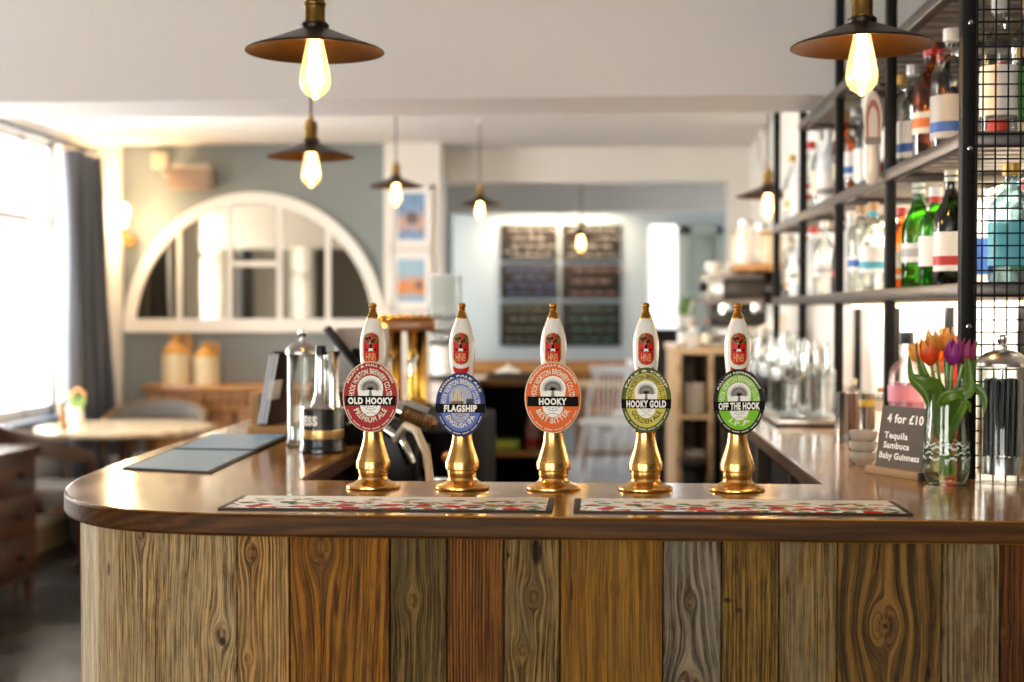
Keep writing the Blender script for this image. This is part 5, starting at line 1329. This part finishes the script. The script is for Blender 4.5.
MB().tube([(0, 0, H_+.008), (.012, 0, H_+.014), (.031, 0, H_+.014)], .004, 8).build('hook', CHROME, t)

# ------------------------------------------------------------------ things on the right counter
# tins and bowls
q = G(846, 441); TIN = P('tin_steel', '#a9a39a', .25, 1)
def tin(px, py, top, wpx, lab, band, cap):
    q = G(px, py); k = q.y/F; r = wpx/2*k; h = (py-top)*k
    t = thing('steel_tumbler', lab, 'tumbler', q, 0, 'steel tumblers by the small bowls')
    MB().lathe([(0, 0), (r*.96, 0), (r, .004), (r, h-.002), (r*1.02, h), (r*.97, h), (r*.95, h-.006), (r*.94, .006), (0, .005)], 36).build('tumbler_body', TIN, t)
    if band: MB().lathe([(r*1.006, h*.72), (r*1.01, h*.725), (r*1.01, h*.86), (r*1.006, h*.865)], 36).build('label_band', P('band_yellow', '#c4a02e', .45), t)
    return t
tin(847, 440, 394, 23, 'wide plain steel tumbler standing on a small disc left of the bowls', False, None)
tin(867, 438, 394, 15.5, 'slim steel tumbler with yellow band behind the stacked bowls', True, None)
q = G(846, 441)
t = thing('steel_coaster', 'thin steel disc coaster under the wide tumbler', 'coaster', (q.x, q.y, CT))
MB().lathe([(0, 0), (.036, 0), (.037, .0012), (.0335, .0022), (0, .0022)], 36).build('disc', TIN, t)
for o in list(bpy.data.objects):
    if o.get('label', '').startswith('wide plain steel'): o.location.z += .0024
for (px, py, h, r, gl, lb, cp, lab) in ((853, 432, .128, .022, 'clear', ['yellow', 'orange'], 'cream', 'clear jar bottle with yellow and orange label behind the steel tumblers'),
                                       (880, 434, .11, .018, 'clear', ['cream'], 'cork', 'small bottle with cork stopper right of the slim tumbler')):
    q = G(px, py); bottle(q.x, q.y, CT, h, r, 'straight', gl, lb, cp, lab, l0=.5, l1=.72)
q = G(866, 466); BOW = P('bowl_grey_glaze', '#b3a99c', .25, coat=.4)
names3 = ('bottom', 'middle', 'top')
for i in range(3):
    t = tag(MB().lathe([(0, .0), (.013, 0), (.0145, .003), (.022, .007), (.0262, .015), (.0268, .024), (.0255, .0245), (.0245, .016), (.02, .009), (0, .006)], 36).build('bowl', BOW), f'small grey glazed bowl, the {names3[i]} one of the stack of three', 'bowl', 'stacked grey bowls')
    t.location = (q.x, q.y+.03, CT+i*.0198)
# sign
PA, PB_ = G(866, 469), G(908, 478.5)
ang = math.atan2(2.467-2.57, .559-.50)
t = thing('price_sign', 'grey chalk sign with white drink prices in a wooden foot on the right counter', 'sign', (.5285, 2.53, CT), ang)
wS = .118
mb = MB(); mb.rbox(-wS/2-.012, wS/2+.012, -.022, .020, 0, .013, .0015); mb.build('wooden_foot', P('foot_pine', '#a8865c', .6, noise=.15, nscale=60), t)
MB().rbox(wS/2+.006, wS/2+.0135, -.0225, .0205, -.0, .0133, .001).build('foot_end', P('foot_dark', '#241a12', .6), t)
tl = math.radians(9)
def sg(x, z, d=0): return (x, -.006+math.sin(tl)*z-d*math.cos(tl), .010+z*math.cos(tl)+d*math.sin(tl))
hS = .112; mb = MB(); vs = [sg(x, z, d) for d in (.0, .003) for x, z in ((-wS/2, 0), (wS/2, 0), (wS/2, hS), (-wS/2, hS))]
mb.add(vs, [(0, 1, 2, 3), (7, 6, 5, 4), (0, 4, 5, 1), (1, 5, 6, 2), (2, 6, 7, 3), (3, 7, 4, 0)])
mb.build('board', P('sign_board_grey', '#5d554b', .75, noise=.12, nscale=40), t)
mb = MB(); f = lambda x, z: sg(x, z, .0034)
flat_text(mb, '4 for £10', .092, .0155, f, .035, 0, .004, .083)
flat_text(mb, 'Tequila', .060, .0115, f, .03, 0, -.014, .0545); flat_text(mb, 'Sambuca', .066, .0115, f, .03, 0, -.010, .037); flat_text(mb, 'Baby Guinness', .102, .0115, f, .03, 0, .0, .0185)
mb.build('chalk_lettering', P('chalk_pen', '#f3f0ea', .6), t, smooth=False, fix=False)
# pink gin bottle
q = G(906, 447)
bottle(q.x, q.y, CT, .245, .038, 'squat', 'clear', ['pink'], 'black', 'clear gin bottle with pink drink inside, behind the price sign', liquid=(PINKL, .57), l0=.40, l1=.54)
for (px, py, h, r, kd, gl, lb, cp, lab) in ((932, 441, .215, .026, 'wine', 'clear', ['cream'], 'black', 'clear bottle with black cap behind the tulips'), (943, 436, .25, .028, 'spirit', 'amber', ['orange', 'white'], 'orange', 'amber bottle with orange label behind the tulips'),
                                       (955, 438, .235, .026, 'spirit', 'amber', ['red', 'orange'], 'red', 'amber bottle with red label behind the tulips, beside the rack post')):
    q = G(px, py); bottle(q.x, q.y, CT, h, r, kd, gl, lb, cp, lab, l0=.2, l1=.7)
# vase and tulips
VX, VY = .5765, 2.405
t = thing('glass_vase', 'clear cut-glass vase of tulips on the right counter', 'vase', (VX, VY, CT))
VG = glass('vase_glass', '#f8fbf8', .45, edge='#c6d2ca')
vp = [(0, .004), (.026, 0), (.031, .004), (.0375, .022), (.0385, .04), (.0365, .075), (.0335, .12), (.0325, .172), (.0335, .176), (.0318, .176), (.031, .172), (.032, .12), (.0348, .075), (.0368, .04), (.035, .022), (.029, .010), (0, .010)]
MB().lathe(vp, 48).build('vase_body', VG, t, angle=60)
MB().lathe([(0, .0105), (.028, .011), (.0345, .022), (.0362, .04), (.0350, .062), (0, .062)], 40).build('water', glass('water', '#eef6ee', .6, edge='#cfe0d0'), t)
mb = MB()
for k, z in enumerate((.046, .055, .064, .070)):
    rr = .0384-(z-.04)*.055; N = 60
    for j in range(0, N, 1):
        if (j+k*3) % 7 < 5:
            a, b = 2*PI*j/N, 2*PI*(j+1)/N; w_ = .0012*(1 if k % 2 else 1.6); dz = .002*math.sin(j*1.3+k)
            mb.add([(rr*math.cos(a), rr*math.sin(a), z+dz-w_), (rr*math.cos(b), rr*math.sin(b), z+dz-w_), (rr*math.cos(b), rr*math.sin(b), z+dz+w_), (rr*math.cos(a), rr*math.sin(a), z+dz+w_)], [(0, 1, 2, 3)])
mb.build('etched_bands', P('etched_glass', '#dfe6e2', .5), t, fix=False)
STEM = P('tulip_stem', '#7d9a4a', .5); LEAF = P('tulip_leaf', '#587a18', .45, coat=.2, noise=.2, nscale=25)
def petal_mat(n, a, b_):
    m, nt, bb = new_mat(n); x, y, z = objxyz(nt); nz = noise(nt, vec(nt, x*150, y*150, z*25), 1, 3)
    c = mixc(nt, (z*1+(nz-.5)*.02).rng(.022, .052), a, b_); nt.links.new(c, bb.inputs['Base Color']); bb.inputs['Roughness'].default_value = .5
    bb.inputs['Subsurface Weight'].default_value = .15; bb.inputs['Subsurface Radius'].default_value = (.01, .005, .003); return m
PM = {'orange': petal_mat('tulip_orange', '#d8400e', '#f0b04a'), 'yellow': petal_mat('tulip_yellow', '#e8922a', '#f6d584'), 'purple': petal_mat('tulip_purple', '#8a1f78', '#9c2f86'), 'magenta': petal_mat('tulip_magenta', '#8c1450', '#a82462')}
def tulip(hx, hy, hz, colr, label, sz=1.0, rz=0, bx=0, by=0):
    """head base at (hx, hy, hz) relative to the vase foot"""
    t = thing('tulip', label, 'tulip', (VX, VY, CT), 0, 'tulips in the glass vase')
    h = Vector((hx, hy, hz)); b = Vector((bx, by, .016)); pts = []
    for i in range(13):
        s = i/12; r_ = b.lerp(h, s**1.35); p_ = Vector((r_.x, r_.y, b.z+(h.z-b.z)*s)); pts.append(p_)
    MB().tube(pts, .0028, 8).build('stem', STEM, t)
    mb = MB(); N, R = 8, 8
    for k in range(6):
        a0 = rz+k*PI/3; lay = 1.0 if k % 2 else .9
        vs = []
        for j in range(R+1):
            v = j/R; rad = (.0135*math.sin(min(.12+v*3.6, PI/2))*(1-.34*max(0, v-.5)/.5))*sz*lay; wv = .62*math.sin(PI*min(.08+v*.92, .985))**.6*(1 if v < .75 else 1-.55*((v-.75)/.25)**1.5)
            for i in range(N+1):
                u = (i/N-.5)*2; a = a0+u*wv; q_ = rad*(1+.08*u*u); vs.append((q_*math.cos(a), q_*math.sin(a), v*.042*sz*(1.0 if k % 2 else .95)-.0015*u*u))
        mb.add(vs, [(j*(N+1)+i, j*(N+1)+i+1, (j+1)*(N+1)+i+1, (j+1)*(N+1)+i) for j in range(R) for i in range(N)])
    tv = (pts[-1]-pts[-3]).normalized(); o = mb.build('petals', PM[colr], t, loc=h, rot=Vector((0, 0, 1)).rotation_difference(tv).to_euler(), angle=80)
    s = o.modifiers.new('thickness', 'SOLIDIFY'); s.thickness = .0006
    return t
def leaf(par, pts, w, twist=0):
    pts = [Vector(p) for p in pts]; L_ = len(pts); vs = []; M_ = 14
    def cr(s):
        s = s*(L_-1); i = min(int(s), L_-2); f = s-i; p0, p1, p2, p3 = pts[max(i-1, 0)], pts[i], pts[i+1], pts[min(i+2, L_-1)]
        return .5*((2*p1)+(p2-p0)*f+(2*p0-5*p1+4*p2-p3)*f*f+(3*p1-p0-3*p2+p3)*f**3)
    for j in range(M_+1):
        s = j/M_; c = cr(s); tg = (cr(min(s+.02, 1))-cr(max(s-.02, 0))).normalized(); side = tg.cross(Vector((math.sin(twist), -math.cos(twist), .15))).normalized(); nn = side.cross(tg)
        ww = w*(math.sin(PI*min(.12+.88*s, .99))**.75)
        for i in (-1, -.5, 0, .5, 1): vs.append(tuple(c+side*ww*i+nn*(ww*.35*(i*i))))
    mb = MB(); mb.add(vs, [(j*5+i, j*5+i+1, (j+1)*5+i+1, (j+1)*5+i) for j in range(M_) for i in range(4)])
    o = mb.build('leaf', LEAF, par, angle=80); s_ = o.modifiers.new('thickness', 'SOLIDIFY'); s_.thickness = .0008
kv = VY/F
def vz(py): return (484-py)*kv+.004
def vx(px): return (px-943.5)*kv
t1 = tulip(vx(925), -.022, vz(368), 'orange', 'flame orange tulip on the side of the bunch towards the price sign', 1.22, 0, .006, .004)
t2 = tulip(vx(945), -.024, vz(368), 'purple', 'purple tulip in the middle front of the bunch', 1.06, .5, -.004, -.004)
t3 = tulip(vx(957), -.012, vz(367), 'magenta', 'magenta tulip beside the purple one, nearest the rack post', 1.03, .2, -.01, .004)
t4 = tulip(vx(934), .012, vz(359), 'yellow', 'yellow and orange tulip at the back of the bunch, above the flame orange one', 1.1, .9, .008, .01)
t5 = tulip(vx(946), .016, vz(357), 'yellow', 'yellow and orange tulip at the back of the bunch, above the purple one', 1.05, .3, 0, -.01)
t6 = tulip(vx(918), .006, vz(366), 'yellow', 'pale yellow tulip half hidden behind the flame orange one', .9, .1, .01, -.006)
def lf(par, pp, w, dep=0, tw=0): leaf(par, [(vx(a), dep+d, vz(b)) for a, b, d in pp], w*kv, tw)
lf(t1, [(936, 440, 0), (926, 395, -.01), (917, 372, -.015), (912, 347, -.01)], 4.5)
lf(t1, [(940, 430, -.01), (931, 392, -.03), (916, 384, -.04), (902, 377, -.03)], 6.5, 0, .2)
lf(t2, [(944, 445, -.005), (950, 400, -.03), (960, 390, -.034), (958, 350, -.02)], 6.5)
lf(t2, [(941, 430, -.01), (935, 404, -.03), (945, 396, -.04), (957, 402, -.035)], 6, 0, .1)
lf(t3, [(948, 440, 0), (959, 398, 0), (964, 370, .0), (974, 343, .005)], 4)
lf(t3, [(950, 430, 0), (962, 396, .005), (972, 391, .0), (979, 402, -.005), (978, 416, -.008)], 4.5)
lf(t4, [(939, 440, .01), (925, 400, .015), (912, 383, .02), (909, 358, .02)], 4)
lf(t5, [(946, 440, .012), (955, 400, .02), (966, 380, .02), (976, 362, .025)], 5.5)
lf(t5, [(945, 440, .01), (948, 390, .02), (946, 365, .022), (948, 338, .02)], 4)
lf(t6, [(938, 440, 0), (930, 410, .0), (925, 392, .0), (922, 370, -.0)], 4)
lf(t6, [(941, 445, -.015), (952, 415, -.03), (957, 404, -.035), (962, 414, -.03)], 4)

# tray of glasses
TX0, TX1, TY0, TY1 = .447, .612, 3.60, 4.56
t = thing('glass_tray', 'flat steel drip tray carrying clean glasses on the right counter', 'tray', ((TX0+TX1)/2, (TY0+TY1)/2, CT))
hx, hy = (TX1-TX0)/2, (TY1-TY0)/2
MB().rbox(-hx, hx, -hy, hy, .002, .020, .004).build('tray_body', P('tray_steel', '#c2bcb2', .3, .85), t); MB().rbox(-hx-.006, hx+.006, -hy-.006, hy+.006, 0, .004, .001).build('tray_foot', P('tray_rubber', '#1d1916', .5), t)
GG = glass('drinking_glass', '#f8faf9', .9, edge='#dfe5e5')
def wine_glass(h=.19, r=.036):
    t = thing('wine_glass', '', 'wine glass')
    MB().lathe([(r*.85, h), (r, h*.75), (r*.92, h*.55), (r*.5, h*.45), (.005, h*.42), (.0035, h*.36), (.0035, h*.06), (.01, h*.03), (r*.9, .004), (r*.9, 0), (0, 0)], 24).build('glass_body', GG, t); return t
def tumbler(h=.12, r=.034):
    t = thing('tumbler_glass', '', 'glass')
    MB().lathe([(r, h), (r*.86, 0), (0, 0), (0, .008), (r*.8, .008), (r*.95, h), (r, h)], 24).build('glass_body', GG, t); return t
wg = wine_glass(); tg_ = tumbler(); used = [0, 0]
rows = []
for j in range(9):
    y = TY0+.07+j*.1
    rows.append(('t' if j % 3 else 'w', .492, y, j)); rows.append(('w' if j % 2 else 't', .571, y+.02, j))
kw = kt = 0
for n_, (k_, x, y, j) in enumerate(rows):
    side = 'aisle' if x < .53 else 'rack'
    lab = f'{"stemmed wine glass" if k_ == "w" else "straight tumbler glass"}, {ORD[j]} from the near end of the tray, {side} side'
    src = wg if k_ == 'w' else tg_; idx = 0 if k_ == 'w' else 1
    if not used[idx]: o = src; used[idx] = 1; o.location = (x, y, CT+.0205); o['label'] = lab; o['group'] = 'clean glasses on the steel tray'
    else: o = dup(src, (x, y, CT+.0205), 0, lab, 'clean glasses on the steel tray')
# shakers and far glassware on the counter
SHK = P('shaker_top_rust', '#9a4a26', .4)
for (px, py, top, lab) in ((766.5, 399, 367, 'glass shaker with rust-red top, nearer the aisle'), (777.5, 399, 367, 'glass shaker with rust-red top, nearer the glass tray'), (783, 385, 350, 'glass shaker with rust-red top, farthest of the three')):
    q = G(px, py); k = q.y/F; h = (py-top)*k; r = 4.3*k
    t = thing('shaker', lab, 'shaker', (q.x, q.y, CT), 0, 'shakers beyond the glass tray')
    MB().lathe([(0, 0), (r, 0), (r*1.02, .004), (r*.85, h*.8), (0, h*.8)], 20).build('shaker_body', P('shaker_smoke', '#9c9690', .2, coat=.5), t); MB().lathe([(0, h*.8), (r*1.05, h*.8), (r*1.05, h*.93), (r*.6, h), (0, h)], 20).build('lid', SHK, t)
rnd = random.Random(31); nlab = 0
for j in range(3):
    for i in range(2):
        x = .555+i*.12+rnd.uniform(-.01, .01); y = 5.12+j*.17+rnd.uniform(-.02, .02)
        dup(wg if (i+j) % 2 else tg_, (x, y, CT), 0, f'{"wine glass" if (i+j) % 2 else "tumbler"} beyond the shakers, {ORD[j]} pair from the near side, {"aisle" if i == 0 else "wall"} side', 'glasses beyond the shakers', scale=1.15)
t = thing('milk_jug', 'tall white jug with flared lip at the far end of the right counter', 'jug', (.71, 5.75, CT))
k = 5.75/F; h = (372-303)*k
MB().lathe([(0, 0), (9*k, 0), (10*k, .01), (11.5*k, h*.3), (9.5*k, h*.62), (8.5*k, h*.78), (10.5*k, h*.97), (11*k, h), (10*k, h), (8*k, h*.78), (0, h*.7)], 28).build('jug_body', CERAM, t)
MB().tube([(-9*k, 0, h*.85), (-17*k, 0, h*.8), (-18*k, 0, h*.5), (-10.5*k, 0, h*.3)], .011, 8).build('handle', CERAM, t)
for (px, py, top, wpx, lab) in ((787, 372, 318, 24, 'white paper-wrapped parcel standing behind the shakers'),):
    pass
# service counter at the end with shelves of white crockery, espresso machine on top
SZ = 1.215; sx0, sx1, sy0, sy1 = .335, .96, 6.25, 7.25
t = thing('service_counter', 'pale wooden service counter with open end shelves beyond the right counter', 'counter', ((sx0+sx1)/2, (sy0+sy1)/2, 0))
hx, hy = (sx1-sx0)/2, (sy1-sy0)/2; SW = wood('service_wood', '#a98458', '#dcbd90', 0, .4, .1)
MB().rbox(-hx-.01, hx, -hy-.01, hy, SZ-.03, SZ, .004).build('top', SW, t)
mb = MB(); mb.box(-hx, -hx+.022, -hy, hy, .03, SZ-.03); mb.box(-hx+.14, -hx+.16, -hy, hy, .03, SZ-.03); mb.box(hx-.02, hx, -hy, hy, .03, SZ-.03); mb.box(-hx, hx, hy-.02, hy, .03, SZ-.03)
mb.build('panels', SW, t)
for z in (.3, .62, .90): MB().box(-hx+.022, -hx+.14, -hy, hy-.02, z, z+.02).build('shelf', SW, t)
MB().box(-hx+.165, hx-.02, -hy+.004, -hy+.02, .03, SZ-.03).build('front_panel', carc, t)
pl0 = None
for (z, nst, nm_) in ((.92, 6, 'upper'), (.64, 5, 'middle')):
    for i in range(nst):
        if pl0 is None:
            pl0 = MB().lathe([(0, 0), (.028, 0), (.045, .008), (.052, .024), (.05, .024), (.043, .01), (0, .006)], 24).build('saucer_bowl', CERAM); o = pl0
        else: o = pl0.copy(); COL.objects.link(o)
        o.location = (sx0+.083, sy0+.08, z+.0005+i*.022); tag(o, f'white bowl in the stack on the {nm_} end shelf, {ORD[i]} from the bottom', 'bowl', f'white bowls on the {nm_} end shelf')
t = thing('waste_bin', 'slim black bin standing on the floor before the service counter', 'bin', (.395, 6.08, 0))
MB().rbox(-.045, .045, -.09, .09, 0, .72, .01).build('bin_body', BLACK, t); MB().rbox(-.05, .05, -.095, .095, .70, .735, .006).build('rim', BLACKM, t)
t = thing('espresso_machine', 'chrome and dark espresso machine with rounded back on the service counter', 'coffee machine', (.66, 6.75, SZ))
MB().rbox(-.14, .16, -.2, .2, .03, .09, .012).build('drip_base', STEEL, t); MB().rbox(-.14, .12, -.02, .2, .08, .20, .012).build('column', P('machine_dark', '#3a322a', .3, .4), t)
MB().rbox(-.17, .17, -.2, .21, .19, .33, .02).build('head', P('machine_grey', '#cfc9bf', .25, .6), t)
MB().rbox(-.10, .10, -.212, -.195, .21, .31, .006).build('front_panel', P('machine_dark', '#3a322a', .3, .4), t)
MB().lathe([(0, -.02), (.05, -.016), (.075, .0), (.05, .016), (0, .02)], 24).build('boiler_end', P('machine_black', '#15110e', .2), t, loc=(.13, -.2, .26), rot=(PI/2, 0, 0))
for x in (-.08, .06):
    g = MB().lathe([(0, 0), (.03, 0), (.03, .04), (0, .04)], 20).build('group_head', CHROME, t, loc=(x, -.12, .15)); MB().tube([(0, 0, .01), (0, -.14, 0)], .011, 10).build('handle', BLACK, g)
MB().tube([(-.17, -.15, .22), (-.24, -.19, .2), (-.26, -.2, .1)], .007, 8).build('steam_wand', CHROME, t)
MB().lathe([(0, 0), (.022, .003), (.022, .03), (0, .033)], 16).build('valve_knob', BLACK, t, loc=(-.17, -.16, .27), rot=(0, -PI/2, 0))
for sx in (-.12, .13):
    for sy in (-.17, .17): MB().cyl((sx, sy, 0), .016, .032, 12).build('foot', BLACK, t)
cu0 = None; rnd = random.Random(8)
for i in range(8):
    x, y = .53+(i % 4)*.085, 6.64+(i//4)*.11
    if cu0 is None:
        cu0 = thing('coffee_cup', '', 'cup'); MB().lathe([(0, 0), (.022, 0), (.034, .02), (.037, .055), (.035, .055), (.031, .02), (0, .006)], 20).build('cup_body', CERAM, cu0); MB().tube([(.035, 0, .045), (.052, 0, .04), (.05, 0, .02), (.033, 0, .015)], .004, 6).build('handle', CERAM, cu0); o = cu0; o.location = (x, y, SZ+.331)
    else: o = dup(cu0, (x, y, SZ+.331), rnd.uniform(0, 6))
    o['label'] = f'white cup on top of the espresso machine, {ORD[i % 4]} from the aisle in the {"front" if i < 4 else "rear"} row'; o['group'] = 'cups on the espresso machine'
for (x, y, h, r, kd, gl, lb, cp, lab) in ((.365, 6.33, .13, .022, 'spirit', 'clear', ['white'], 'silver', 'clear sauce bottle on the aisle corner of the service counter'), (.415, 6.36, .11, .024, 'squat', 'frost', ['white'], 'red', 'white bottle with red cap at the edge of the service counter'), (.47, 6.34, .12, .022, 'spirit', 'clear', ['cream'], 'orange', 'clear bottle with orange cap on the service counter')):
    bottle(x, y, SZ, h, r, kd, gl, lb, cp, lab)
t = thing('serving_dish', 'small white dish beside the red-capped bottle on the service counter', 'dish', (.52, 6.40, SZ)); MB().lathe([(0, 0), (.03, 0), (.045, .02), (.043, .02), (.028, .005), (0, .004)], 20).build('dish_body', CERAM, t)
# wall shelf beyond the rack
wsz = W(750, 266, 6.6).z; wx0 = W(729, 266, 6.6).x
t = thing('wall_shelf', 'honey wooden wall shelf of jars beyond the bottle rack', 'shelf', ((wx0+.97)/2, 6.75, wsz)); hx = (.968-wx0)/2
MB().rbox(-hx, hx, -.4, .45, -.028, 0, .003).build('board', OAK, t)
for y in (-.3, .35): MB().tube([(hx, y, -.16), (hx-.02, y, -.03), (-hx+.1, y, -.03)], .01, 8).build('bracket', BLACKM, t)
for i in range(6):
    x = wx0+.06+(i % 3)*.1; y = 6.45+(i//3)*.25; h = (.2, .15, .22, .17, .2, .14)[i]
    j_ = thing('storage_jar', f'{("white", "cream")[i % 2]} storage jar on the wall shelf, {ORD[i % 3]} from the aisle in the {"front" if i < 3 else "rear"} row', 'jar', (x, y, wsz), 0, 'jars on the wall shelf')
    MB().lathe([(0, 0), (.036, 0), (.04, .01), (.04, h*.8), (.03, h*.88), (0, h*.88)], 20).build('jar_body', [CERAM, P('jar_cream', '#e9d8b4', .3)][i % 2], j_); MB().lathe([(0, h*.87), (.034, h*.87), (.034, h), (0, h)], 18).build('lid', [STEEL, P('lid_cork', '#b98f58', .7)][i % 2], j_)
q = XP(762, 148, .945)
t = thing('wall_fan', 'round white fan grille high on the white wall', 'fan', (XBAR-.002, q.y, q.z))
mb = MB(); mb.M = Matrix.Rotation(-PI/2, 4, 'Y'); mb.lathe([(0, 0), (.11, 0), (.12, .01), (.12, .03), (.11, .04), (.1, .036), (.1, .02), (0, .02)], 36); mb.build('housing', WHITE, t)
mb = MB(); mb.M = Matrix.Rotation(-PI/2, 4, 'Y')
for r in (.03, .055, .08): mb.tube([(r*math.cos(a), r*math.sin(a), .034) for a in [2*PI*i/24 for i in range(25)]], .003, 5)
mb.lathe([(0, .02), (.022, .022), (.02, .042), (0, .044)], 20); mb.build('grille', P('grille_grey', '#b8b2aa', .4), t)
